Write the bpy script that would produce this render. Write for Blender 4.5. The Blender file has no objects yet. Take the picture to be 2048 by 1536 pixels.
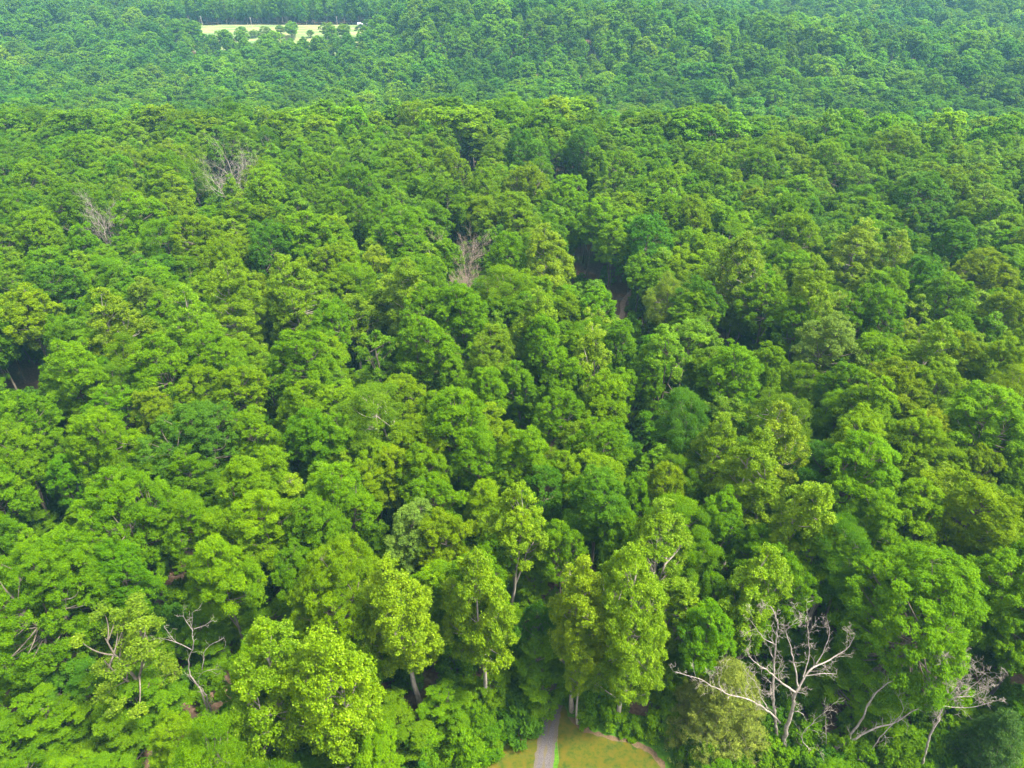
import bpy, math, numpy as np
from mathutils import Vector

# ------------------------------------------------------------------ camera, sky, sun, exposure
R = math.radians
H, PITCH, F = 90.0, 32.8, 1420.0           # camera height (m), degrees below the horizon, focal length in px of a 2048 px wide frame
S = bpy.context.scene
COL = S.collection
cam_d = bpy.data.cameras.new('camera'); cam = bpy.data.objects.new('camera', cam_d); COL.objects.link(cam)
cam.location = (0, 0, H); cam.rotation_euler = (R(90 - PITCH), 0, 0)
cam_d.sensor_width = 36; cam_d.lens = 36 * F / 2048; cam_d.clip_start = 1; cam_d.clip_end = 9000
S.camera = cam

SUN_EL, SUN_AZ = 60.0, 105.0                 # high sun to the right, veiled by thin cloud
w = bpy.data.worlds.new('World'); S.world = w; w.use_nodes = True
nt = w.node_tree; nt.nodes.clear()
sky = nt.nodes.new('ShaderNodeTexSky'); sky.sky_type = 'NISHITA'; sky.sun_disc = False
sky.sun_elevation = R(SUN_EL); sky.sun_rotation = R(SUN_AZ); sky.air_density = 1.0; sky.dust_density = 3.0; sky.ozone_density = 1.0
bgn = nt.nodes.new('ShaderNodeBackground'); bgn.inputs['Strength'].default_value = 0.062
wo = nt.nodes.new('ShaderNodeOutputWorld')
hsv = nt.nodes.new('ShaderNodeHueSaturation'); hsv.inputs['Saturation'].default_value = .12; nt.links.new(sky.outputs[0], hsv.inputs['Color']); nt.links.new(hsv.outputs[0], bgn.inputs[0]); nt.links.new(bgn.outputs[0], wo.inputs[0])
sl = bpy.data.lights.new('sun', 'SUN'); sl.energy = 1.5; sl.angle = R(10); sl.color = (1, .945, .80)
sun = bpy.data.objects.new('sun', sl); COL.objects.link(sun)
_d = Vector((math.sin(R(SUN_AZ)) * math.cos(R(SUN_EL)), math.cos(R(SUN_AZ)) * math.cos(R(SUN_EL)), math.sin(R(SUN_EL))))
sun.rotation_euler = _d.to_track_quat('Z', 'Y').to_euler(); sun.location = (0, 0, 200)
S.view_settings.view_transform = 'Standard'; S.view_settings.look = 'None'; S.view_settings.gamma = 1
S.view_settings.exposure = 3.5
c = S.cycles
c.max_bounces = 6; c.diffuse_bounces = 4; c.glossy_bounces = 1; c.transmission_bounces = 3; c.transparent_max_bounces = 4
c.volume_bounces = 0; c.use_denoising = True; c.denoising_prefilter = 'NONE'; c.use_adaptive_sampling = True; c.adaptive_threshold = 0.01
c.caustics_reflective = False; c.caustics_refractive = False

# ------------------------------------------------------------------ where a line of sight meets the place
CP, SP = math.cos(R(PITCH)), math.sin(R(PITCH))
def ray(px, py):
    u = (px - 1024) / F; v = (768 - py) / F
    return np.array([u, CP + v * SP, -SP + v * CP])
def at_z(px, py, z=0.0):
    d = ray(px, py); t = (z - H) / d[2]; return np.array([0, 0, H]) + t * d
def at_y(px, py, y):
    d = ray(px, py); t = y / d[1]; return np.array([0, 0, H]) + t * d
def project(P):
    P = np.atleast_2d(P); x, y, z = P[:, 0], P[:, 1], P[:, 2] - H
    dep = y * CP - z * SP; up = y * SP + z * CP
    dep = np.maximum(dep, .1)
    return 1024 + F * x / dep, 768 - F * up / dep, dep

# ------------------------------------------------------------------ terrain
def smooth(a, b, x):
    t = np.clip((x - a) / (b - a), 0, 1); return t * t * (3 - 2 * t)
_s = np.arange(-300, 4000, 10.0)
def prof(pts):
    z = np.interp(_s, [p[0] for p in pts], [p[1] for p in pts])
    k = np.hanning(11); k /= k.sum()
    zz = np.convolve(np.pad(z, 5, 'edge'), k, 'valid')
    return np.where(_s < 180, z, zz)
ZL = prof([(-300, 0), (240, 0), (325, -1), (410, -26), (480, -31), (600, -29), (690, -21), (765, -2), (805, 2), (900, 1), (1000, -9), (1200, -12), (1500, -4), (4000, 8)])
ZR = prof([(-300, 0), (240, 0), (325, -1), (415, -28), (480, -31), (560, -18), (640, -3), (700, 1), (800, -4), (1000, -14), (1300, -14), (1600, -6), (4000, 4)])
def gz(x, y):
    x = np.asarray(x, float); y = np.asarray(y, float)
    a = x / np.maximum(y, 60.0)
    s = y * (1 + .10 * a * a) + 10 * np.sin(x / 130.0 + .6)* smooth(150, 300, y)
    wl = smooth(-.09, -.17, a)
    z = np.interp(s, _s, ZL) * wl + np.interp(s, _s, ZR) * (1 - wl)
    amp = smooth(90, 220, y)
    z = z + amp * (1.6 * np.sin(x / 47.0 + 1.3) * np.cos(y / 61.0) + 1.3 * np.sin(x / 91.0 - y / 73.0))
    amp2 = smooth(380, 700, y) * (1 - wl * .7)
    z = z + amp2 * (10.0 * np.sin(x / 160.0 + 2.0) * np.cos(y / 120.0 + x / 300.0) + 7 * np.sin(y / 50.0 + x / 140.0))
    z = z - 5.0 * np.exp(-(((x - 110) / 34.0) ** 2 + ((y - 185) / 60.0) ** 2))         # hollow on the right
    return z

# ------------------------------------------------------------------ small helpers
def link(o, parent=None):
    COL.objects.link(o)
    if parent is not None: o.parent = parent
    return o
def tag(o, label=None, cat=None, group=None, kind=None):
    if label: o['label'] = label
    if cat: o['category'] = cat
    if group: o['group'] = group
    if kind: o['kind'] = kind
    return o
def mesh_from(name, V, Q, mats, midx=None, smooth_=False, attrs=None):
    """V (n,3) float, Q (m,4) or (m,3) int"""
    V = np.ascontiguousarray(V, np.float32); Q = np.ascontiguousarray(Q, np.int32)
    k = Q.shape[1]; me = bpy.data.meshes.new(name)
    me.vertices.add(len(V)); me.vertices.foreach_set('co', V.ravel())
    me.loops.add(Q.size); me.loops.foreach_set('vertex_index', Q.ravel())
    me.polygons.add(len(Q)); me.polygons.foreach_set('loop_start', np.arange(0, Q.size, k, dtype=np.int32))
    for m in mats: me.materials.append(m)
    if midx is not None: me.polygons.foreach_set('material_index', np.ascontiguousarray(midx, np.int32))
    me.polygons.foreach_set('use_smooth', np.full(len(Q), smooth_, bool))
    for an, (dom, typ, data) in (attrs or {}).items():
        a = me.attributes.new(an, typ, dom)
        a.data.foreach_set('value' if typ in ('FLOAT', 'INT') else 'vector', np.ascontiguousarray(data).ravel())
    me.update(calc_edges=True)
    return me
def norm(v):
    return v / np.maximum(np.linalg.norm(v, axis=-1, keepdims=True), 1e-9)

class Tubes:
    """tapered tubes collected into one mesh"""
    def __init__(s): s.V = []; s.Q = []; s.n = 0
    def add(s, pts, rad, sides=6):
        pts = np.asarray(pts, float); rad = np.asarray(rad, float); n = len(pts)
        t = np.gradient(pts, axis=0); t = norm(t)
        ref = np.array([0.31, 0.95, 0.05]) if abs(t[0][2]) > .7 else np.array([0, .1, 1.0])
        a = norm(np.cross(t, ref)); b = np.cross(t, a)
        th = np.arange(sides) * 2 * math.pi / sides
        ring = pts[:, None, :] + rad[:, None, None] * (np.cos(th)[None, :, None] * a[:, None, :] + np.sin(th)[None, :, None] * b[:, None, :])
        s.V.append(ring.reshape(-1, 3))
        i = np.arange(n - 1)[:, None] * sides; j = np.arange(sides)[None, :]; j2 = (j + 1) % sides
        q = np.stack([i + j, i + j2, i + sides + j2, i + sides + j], -1).reshape(-1, 4) + s.n
        s.Q.append(q); s.n += n * sides
    def mesh(s, name, mat):
        return mesh_from(name, np.concatenate(s.V), np.concatenate(s.Q), [mat], smooth_=True)

def curve_pts(p0, p1, p2, n):
    t = np.linspace(0, 1, n)[:, None]
    return (1 - t) ** 2 * p0 + 2 * t * (1 - t) * p1 + t ** 2 * p2

# ------------------------------------------------------------------ materials
def new_mat(name):
    m = bpy.data.materials.new(name); m.use_nodes = True; n = m.node_tree; n.nodes.clear()
    return m, n, n.nodes, n.links
def N(nodes, typ, **kw):
    n = nodes.new(typ)
    for k, v in kw.items():
        if k.startswith('i_'): n.inputs[int(k[2:]) if k[2:].isdigit() else k[2:]].default_value = v
        else: setattr(n, k, v)
    return n

def leaf_material(name, gloss=.5, rough=.42, trans=.38):
    m, t, n, l = new_mat(name)
    oi = N(n, 'ShaderNodeObjectInfo'); at = N(n, 'ShaderNodeAttribute', attribute_type='INSTANCER', attribute_name='tint')
    add = N(n, 'ShaderNodeVectorMath', operation='ADD'); l.new(oi.outputs['Color'], add.inputs[0]); l.new(at.outputs['Vector'], add.inputs[1])
    lv = N(n, 'ShaderNodeAttribute', attribute_type='GEOMETRY', attribute_name='lv')
    # brightness and hue differ from leaf to leaf and from clump to clump
    mr = N(n, 'ShaderNodeMapRange'); mr.inputs[3].default_value = .58; mr.inputs[4].default_value = 1.4; l.new(lv.outputs['Fac'], mr.inputs[0])
    sc = N(n, 'ShaderNodeVectorMath', operation='SCALE'); l.new(add.outputs[0], sc.inputs[0]); l.new(mr.outputs[0], sc.inputs[3])
    hs = N(n, 'ShaderNodeHueSaturation'); l.new(sc.outputs[0], hs.inputs['Color'])
    mh = N(n, 'ShaderNodeMapRange'); mh.inputs[3].default_value = .515; mh.inputs[4].default_value = .482; l.new(lv.outputs['Fac'], mh.inputs[0]); l.new(mh.outputs[0], hs.inputs['Hue'])
    p = N(n, 'ShaderNodeBsdfPrincipled'); p.inputs['Roughness'].default_value = rough; p.inputs['Specular IOR Level'].default_value = gloss
    l.new(hs.outputs[0], p.inputs['Base Color']); p.inputs['Specular Tint'].default_value = (1, 1, .3, 1)
    tr = N(n, 'ShaderNodeBsdfTranslucent'); ty = N(n, 'ShaderNodeVectorMath', operation='MULTIPLY'); ty.inputs[1].default_value = (1.25, 1.35, .35)
    l.new(hs.outputs[0], ty.inputs[0]); l.new(ty.outputs[0], tr.inputs[0])
    mx = N(n, 'ShaderNodeMixShader'); mx.inputs[0].default_value = trans; l.new(p.outputs[0], mx.inputs[1]); l.new(tr.outputs[0], mx.inputs[2])
    o = N(n, 'ShaderNodeOutputMaterial'); l.new(mx.outputs[0], o.inputs[0])
    return m
def noise_material(name, stops, scale=(3, 3, 3), detail=6, rough=.9, bump=0, coords='Object', stops2=None, scale2=.3):
    m, t, n, l = new_mat(name)
    tc = N(n, 'ShaderNodeTexCoord'); mp = N(n, 'ShaderNodeMapping'); mp.inputs['Scale'].default_value = scale
    l.new(tc.outputs[coords], mp.inputs[0])
    no = N(n, 'ShaderNodeTexNoise'); no.inputs['Scale'].default_value = 1; no.inputs['Detail'].default_value = detail; no.inputs['Roughness'].default_value = .65
    l.new(mp.outputs[0], no.inputs['Vector'])
    cr = N(n, 'ShaderNodeValToRGB'); e = cr.color_ramp.elements
    e[0].position = stops[0][0]; e[0].color = (*stops[0][1], 1); e[1].position = stops[-1][0]; e[1].color = (*stops[-1][1], 1)
    for ps, cl in stops[1:-1]:
        x = e.new(ps); x.color = (*cl, 1)
    l.new(no.outputs[0], cr.inputs[0]); col = cr.outputs[0]
    if stops2:
        n2 = N(n, 'ShaderNodeTexNoise'); n2.inputs['Scale'].default_value = scale2; n2.inputs['Detail'].default_value = 4; l.new(tc.outputs[coords], n2.inputs['Vector'])
        c2 = N(n, 'ShaderNodeValToRGB'); e2 = c2.color_ramp.elements
        e2[0].position = stops2[0][0]; e2[0].color = (0, 0, 0, 1); e2[1].position = stops2[0][1]; e2[1].color = (1, 1, 1, 1); l.new(n2.outputs[0], c2.inputs[0])
        mx = N(n, 'ShaderNodeMix', data_type='RGBA', blend_type='MIX'); l.new(c2.outputs[0], mx.inputs[0]); l.new(col, mx.inputs[6])
        ms = N(n, 'ShaderNodeMix', data_type='RGBA', blend_type='MULTIPLY'); ms.inputs[0].default_value = 1; l.new(no.outputs[0], ms.inputs[6]); ms.inputs[7].default_value = (*[2 * v for v in stops2[1]], 1)
        l.new(ms.outputs[2], mx.inputs[7]); col = mx.outputs[2]
    p = N(n, 'ShaderNodeBsdfPrincipled'); p.inputs['Roughness'].default_value = rough; p.inputs['Specular IOR Level'].default_value = .25
    l.new(col, p.inputs['Base Color'])
    if bump:
        b = N(n, 'ShaderNodeBump'); b.inputs['Strength'].default_value = 1; b.inputs['Distance'].default_value = bump; l.new(no.outputs[0], b.inputs['Height']); l.new(b.outputs[0], p.inputs['Normal'])
    o = N(n, 'ShaderNodeOutputMaterial'); l.new(p.outputs[0], o.inputs[0])
    return m

M_leaf = leaf_material('leaf', .10, .55, .47)
M_gloss = leaf_material('glossy_leaf', .34, .40, .44)
M_needle = leaf_material('needle', .3, .6, .30)
M_bark = noise_material('bark', [(.3, (.05, .042, .033)), (.7, (.16, .13, .10))], (4, 4, 1.2), rough=.9)
M_palebark = noise_material('pale_bark', [(.3, (.12, .10, .08)), (.7, (.31, .27, .22))], (4, 4, 1.0), rough=.9)
M_dead = noise_material('dead_wood', [(.3, (.10, .082, .066)), (.52, (.21, .18, .15)), (.75, (.36, .32, .28))], (2.5, 2.5, 1.5), rough=.8)
M_deadbrown = noise_material('bare_reddish_wood', [(.3, (.15, .11, .085)), (.7, (.31, .24, .19))], (2.5, 2.5, 1.5), rough=.85)
M_moss = noise_material('mossy_wood', [(.35, (.15, .15, .09)), (.65, (.32, .33, .22))], (3, 3, 1.5), rough=.9)

# ------------------------------------------------------------------ ground
def grid_mesh(xs, ys, name, mat, lift=0.0):
    X, Y = np.meshgrid(xs, ys); Z = gz(X, Y) + lift
    nx, ny = len(xs), len(ys)
    V = np.stack([X, Y, Z], -1).reshape(-1, 3)
    i = np.arange(ny - 1)[:, None] * nx + np.arange(nx - 1)[None, :]
    Q = np.stack([i, i + 1, i + nx + 1, i + nx], -1).reshape(-1, 4)
    return mesh_from(name, V, Q, [mat], smooth_=True)
M_soil = noise_material('leaf_litter', [(.25, (.035, .022, .014)), (.5, (.085, .052, .034)), (.75, (.15, .098, .064))], (2.2, 2.2, 2.2), rough=1, bump=.05,
                        stops2=((.56, .68), (.05, .075, .012)), scale2=.09)
xs = np.unique(np.concatenate([np.arange(-260, 261, 5.0), np.linspace(-4500, -260, 110), np.linspace(260, 4500, 110)]))
ys = np.unique(np.concatenate([np.arange(-60, 260, 5.0), np.arange(260, 1700, 9.0), np.linspace(1700, 8000, 60)]))
ground = link(bpy.data.objects.new('ground', grid_mesh(xs, ys, 'ground', M_soil))); tag(ground, kind='structure')

def sheet(name, pts, z, mat, attrs=None, step=None):
    import bmesh
    bm = bmesh.new(); vs = [bm.verts.new((p[0], p[1], z)) for p in pts]; f = bm.faces.new(vs)
    if f.normal.z < 0 or f.calc_center_median() is None: pass
    bm.normal_update()
    if f.normal.z < 0: bmesh.ops.reverse_faces(bm, faces=[f])
    bmesh.ops.triangulate(bm, faces=[f])
    me = bpy.data.meshes.new(name); bm.to_mesh(me); bm.free(); me.materials.append(mat)
    return link(bpy.data.objects.new(name, me))
def wavy(pts, amp, seed, n=5):
    r = np.random.default_rng(seed); out = []
    for a, b in zip(pts, pts[1:] + pts[:1]):
        a = np.array(a[:2]); b = np.array(b[:2])
        d = b - a; nn = np.array([-d[1], d[0]]) / (np.linalg.norm(d) + 1e-9)
        for k in range(n):
            out.append(a + d * k / n + (nn * r.normal() * amp if k else 0))
    return out
def pxs(lst): return [at_z(a, b)[:2] for a, b in lst]

M_lawn = noise_material('lawn', [(.34, (.018, .038, .001)), (.45, (.038, .050, .001)), (.55, (.058, .053, .001)), (.68, (.074, .052, .0025))], (1.1, 1.1, 1.1), detail=12, rough=1, bump=.03)
M_lush = noise_material('lush_grass', [(.3, (.02, .07, .002)), (.7, (.06, .14, .004))], (2.5, 2.5, 2.5), detail=10, rough=1, bump=.08)
M_bare = noise_material('bare_earth', [(.3, (.05, .035, .018)), (.7, (.12, .078, .042))], (3, 3, 3), detail=10, rough=1, bump=.03)

lush = sheet('grass_verge', wavy(pxs([(905, 1580), (940, 1500), (1010, 1440), (1060, 1380), (1120, 1350), (1160, 1395), (1230, 1415), (1330, 1455), (1400, 1500), (1450, 1600)]), .25, 3), .006, M_lush); tag(lush, kind='structure')
earth = sheet('worn_earth', wavy(pxs([(1120, 1600), (1112, 1432), (1172, 1436), (1182, 1462), (1218, 1470), (1262, 1478), (1300, 1494), (1330, 1524), (1345, 1600)]), .12, 5), .012, M_bare); tag(earth, kind='structure')
lawn_r = sheet('lawn', wavy(pxs([(1108, 1640), (1117, 1450), (1126, 1405), (1140, 1440), (1165, 1466), (1215, 1478), (1262, 1487), (1296, 1505), (1322, 1536), (1350, 1570), (1345, 1640)]), .12, 6), .018, M_lawn); tag(lawn_r, kind='structure')
lawn_l = sheet('lawn', wavy(pxs([(915, 1640), (945, 1536), (985, 1508), (1030, 1478), (1062, 1440), (1078, 1405), (1092, 1405), (1080, 1480), (1064, 1640)]), .15, 7), .018, M_lawn); tag(lawn_l, kind='structure')
# driveway: a gravel strip that runs into the wood and bends right under the trees
m, t_, n, l = new_mat('gravel_drive')
ac = N(n, 'ShaderNodeAttribute', attribute_type='GEOMETRY', attribute_name='across'); tc = N(n, 'ShaderNodeTexCoord')
no = N(n, 'ShaderNodeTexNoise'); no.inputs['Scale'].default_value = 9; no.inputs['Detail'].default_value = 8; no.inputs['Roughness'].default_value = .8; l.new(tc.outputs['Object'], no.inputs['Vector'])
n2 = N(n, 'ShaderNodeTexNoise'); n2.inputs['Scale'].default_value = .5; n2.inputs['Detail'].default_value = 5; l.new(tc.outputs['Object'], n2.inputs['Vector'])
cr = N(n, 'ShaderNodeValToRGB'); e = cr.color_ramp.elements; e[0].position = .32; e[0].color = (.014, .012, .012, 1); e[1].position = .7; e[1].color = (.11, .095, .097, 1); l.new(no.outputs[0], cr.inputs[0])
ab = N(n, 'ShaderNodeMath', operation='ABSOLUTE'); l.new(ac.outputs['Fac'], ab.inputs[0])
ad = N(n, 'ShaderNodeMath', operation='MULTIPLY_ADD'); ad.inputs[1].default_value = .7; l.new(n2.outputs[0], ad.inputs[0]); l.new(ab.outputs[0], ad.inputs[2])
c2 = N(n, 'ShaderNodeValToRGB'); e = c2.color_ramp.elements; e[0].position = .38; e[0].color = (.75, .75, .75, 1); e[1].position = 1.0; e[1].color = (.35, .35, .35, 1)
for ps, v in ((.52, 0), (.99, .0)):
    x = e.new(ps); x.color = (v, v, v, 1)
mx = N(n, 'ShaderNodeMix', data_type='RGBA'); l.new(ad.outputs[0], c2.inputs[0]); l.new(c2.outputs[0], mx.inputs[0]); l.new(cr.outputs[0], mx.inputs[6]); mx.inputs[7].default_value = (.07, .055, .018, 1)
p = N(n, 'ShaderNodeBsdfPrincipled'); p.inputs['Roughness'].default_value = .95; l.new(mx.outputs[2], p.inputs['Base Color'])
bp = N(n, 'ShaderNodeBump'); bp.inputs['Distance'].default_value = .03; l.new(no.outputs[0], bp.inputs['Height']); l.new(bp.outputs[0], p.inputs['Normal'])
o = N(n, 'ShaderNodeOutputMaterial'); l.new(p.outputs[0], o.inputs[0]); M_drive = m
def strip(name, centre, width, z, mat, nacross=9, seed=0):
    r = np.random.default_rng(seed)
    cpts = np.array(centre); seg = np.r_[0, np.cumsum(np.linalg.norm(np.diff(cpts, axis=0), axis=1))]
    s = np.arange(0, seg[-1], .35); c_ = np.stack([np.interp(s, seg, cpts[:, k]) for k in (0, 1)], -1)
    k = np.hanning(21); k /= k.sum(); c_ = np.stack([np.convolve(np.pad(c_[:, q], 10, 'edge'), k, 'valid') for q in (0, 1)], -1)
    t = norm(np.gradient(c_, axis=0)); nn = np.stack([t[:, 1], -t[:, 0]], -1)
    a = np.linspace(-1, 1, nacross)
    wob = np.ones((len(s), nacross)); wob[:, 0] += r.normal(size=len(s)) * .05; wob[:, -1] += r.normal(size=len(s)) * .05
    P = c_[:, None, :] + nn[:, None, :] * (a * width / 2)[None, :, None] * wob[:, :, None]
    Z = gz(P[..., 0], P[..., 1])[..., None] + z
    V = np.concatenate([P, Z], -1).reshape(-1, 3); ny, nx = len(s), nacross
    i = np.arange(ny - 1)[:, None] * nx + np.arange(nx - 1)[None, :]
    Q = np.stack([i, i + 1, i + nx + 1, i + nx], -1).reshape(-1, 4)
    return link(bpy.data.objects.new(name, mesh_from(name, V, Q, [mat], attrs={'across': ('POINT', 'FLOAT', np.tile(a, ny).astype(np.float32))})))
DRIVE = [at_z(1078, 1660)[:2], at_z(1086, 1536)[:2], at_z(1097, 1460)[:2], at_z(1108, 1400)[:2], at_z(1122, 1370)[:2], at_z(1138, 1335)[:2], at_z(1150, 1290)[:2], at_z(1150, 1200)[:2], at_z(1130, 1100)[:2]]
drive = strip('driveway', DRIVE, 2.45, .024, M_drive, seed=2); tag(drive, kind='structure')
M_path = noise_material('trodden_path', [(.3, (.13, .085, .06)), (.7, (.30, .21, .16))], (2, 2, 2), detail=8, rough=1, bump=.03)
PATH = [at_z(a, b)[:2] for a, b in ((1232, 660), (1240, 632), (1248, 610), (1246, 592), (1258, 577), (1266, 566))]
path = strip('forest_path', PATH, 1.5, .03, M_path, seed=4); tag(path, kind='structure')
# the far field on the opposite slope
M_field = noise_material('hay_field', [(.38, (.06, .105, .03)), (.5, (.11, .14, .045)), (.62, (.17, .165, .07))], (.03, .10, .05), detail=9, rough=1, coords='Object')
fx = np.arange(-420, -90, 6.0); fy = np.arange(640, 842, 4.0)
fX, fY = np.meshgrid(fx, fy)
def field_mask(x, y):
    a = x / y
    near = 713 + 6 * np.sin(x / 23.0) + 40 * smooth(-.38, -.43, a)
    return (a > -.47) & (a < -.17) & (y > near) & (y < 822 + 4 * np.sin(x / 31.0))
me = grid_mesh(fx, fy, 'hay_field', M_field, .35)
cen = np.empty(len(me.polygons) * 3, np.float32); me.polygons.foreach_get('center', cen); cen = cen.reshape(-1, 3)
keep = field_mask(cen[:, 0], cen[:, 1])
import bmesh
bm = bmesh.new(); bm.from_mesh(me); bm.faces.ensure_lookup_table()
bmesh.ops.delete(bm, geom=[f for f, k in zip(bm.faces, keep) if not k], context='FACES'); bm.to_mesh(me); bm.free()
field = link(bpy.data.objects.new('hay_field', me)); tag(field, kind='structure')

# ------------------------------------------------------------------ growing trees
def clump_leaves(rng, C, rc, n_each, size, aspect=.7, up=.55, jit=.6, flat=.75, cr=None):
    """leaf faces round clump centres C (k,3) with radii rc (k,)"""
    k = len(C); idx = np.repeat(np.arange(k), n_each); n = len(idx)
    d = rng.normal(size=(n, 3)); d[:, 2] = d[:, 2] * .9 + .42; d = norm(d)
    rr = rng.uniform(.35, 1.08, n) ** .6; rr = np.where(rng.random(n) < .12, rr * rng.uniform(1.1, 1.7, n), rr)
    P = C[idx] + d * (rc[idx] * rr)[:, None] * np.array([1, 1, flat])
    ax = norm(rng.normal(size=(k, 3)) + np.array([0, 0, .25])); P = P + ax[idx] * (rng.normal(size=n) * rc[idx] * .26)[:, None]
    nn = norm(.55 * d + np.array([0, 0, up]) + jit * rng.normal(size=(n, 3)))
    tq = norm(np.cross(nn, rng.normal(size=(n, 3)))); b = np.cross(nn, tq)
    L = size * rng.uniform(.65, 1.3, n) * .5; W = L * aspect
    V = np.stack([P + tq * L[:, None], P + b * W[:, None] + nn * (L * .25)[:, None], P - tq * L[:, None], P - b * W[:, None] + nn * (L * .25)[:, None]], 1).reshape(-1, 3)
    cv = (rng.uniform(0, 1, k) if cr is None else cr)
    lv = np.clip(.62 * cv[idx] + .38 * rng.uniform(0, 1, n), 0, 1)
    return V, lv.astype(np.float32)

def envelope(kind, t):
    t = np.clip(t, 0, 1)
    if kind in ('tulip', 'grandtulip'): return np.clip(np.sin(math.pi * (t * .80 + .17)), 0, 1) ** .75 * (1 - .12 * t)
    if kind == 'layer': return np.clip(np.sin(math.pi * (t * .72 + .2)), 0, 1) ** .6
    if kind == 'bush': return np.clip(np.cos(t * math.pi / 2 * .96), 0, 1) ** .55
    return np.clip(np.sin(math.pi * (t * .76 + .17)), 0, 1) ** .62

SPEC = {  # R, h, crown base, lobes, lobe radius, clumps per lobe, leaves per clump, leaf size, aspect, clump radius
    'round':   dict(R=5.4, h=25, zb=13.5, nl=54, rl=(.8, 1.7), nc=24, nv=64, ls=.21, asp=.75, rc=(.22, .56), up=.8, jit=.5, flat=.6, mat='leaf'),
    'dense':   dict(R=5.4, h=23, zb=12, nl=76, rl=(.6, 1.3), nc=19, nv=56, ls=.20, asp=.7, rc=(.2, .48), up=.75, jit=.5, flat=.65, mat='leaf'),
    'tulip':   dict(R=4.9, h=29, zb=12, nl=60, rl=(.6, 1.5), nc=19, nv=66, ls=.21, asp=.9, rc=(.2, .56), up=.5, jit=.7, flat=.8, mat='gloss'),
    'feather': dict(R=5.3, h=22, zb=11, nl=48, rl=(.8, 1.7), nc=22, nv=74, ls=.20, asp=.42, rc=(.3, .7), up=.5, jit=.7, flat=.75, mat='leaf'),
    'layer':   dict(R=4.4, h=15, zb=3.5, nl=34, rl=(.8, 1.7), nc=20, nv=60, ls=.225, asp=.75, rc=(.25, .6), up=1.1, jit=.4, flat=.4, mat='leaf'),
    'sparse':  dict(R=5.0, h=24, zb=8.5, nl=28, rl=(.7, 1.4), nc=14, nv=56, ls=.22, asp=.8, rc=(.25, .55), up=.6, jit=.6, flat=.75, mat='gloss'),
    'grand':   dict(R=8.6, h=26, zb=8, nl=160, rl=(.8, 1.8), nc=21, nv=68, ls=.20, asp=.75, rc=(.22, .56), up=.75, jit=.5, flat=.65, mat='leaf'),
    'grandtulip': dict(R=6.6, h=31, zb=8, nl=100, rl=(.7, 1.7), nc=20, nv=80, ls=.19, asp=.9, rc=(.22, .58), up=.5, jit=.7, flat=.8, mat='gloss'),
    'bush':    dict(R=2.0, h=3.2, zb=.2, nl=14, rl=(.5, .9), nc=14, nv=52, ls=.19, asp=.7, rc=(.18, .38), up=.7, jit=.6, flat=.8, mat='leaf'),
}
MATS = {'leaf': M_leaf, 'gloss': M_gloss}
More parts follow.
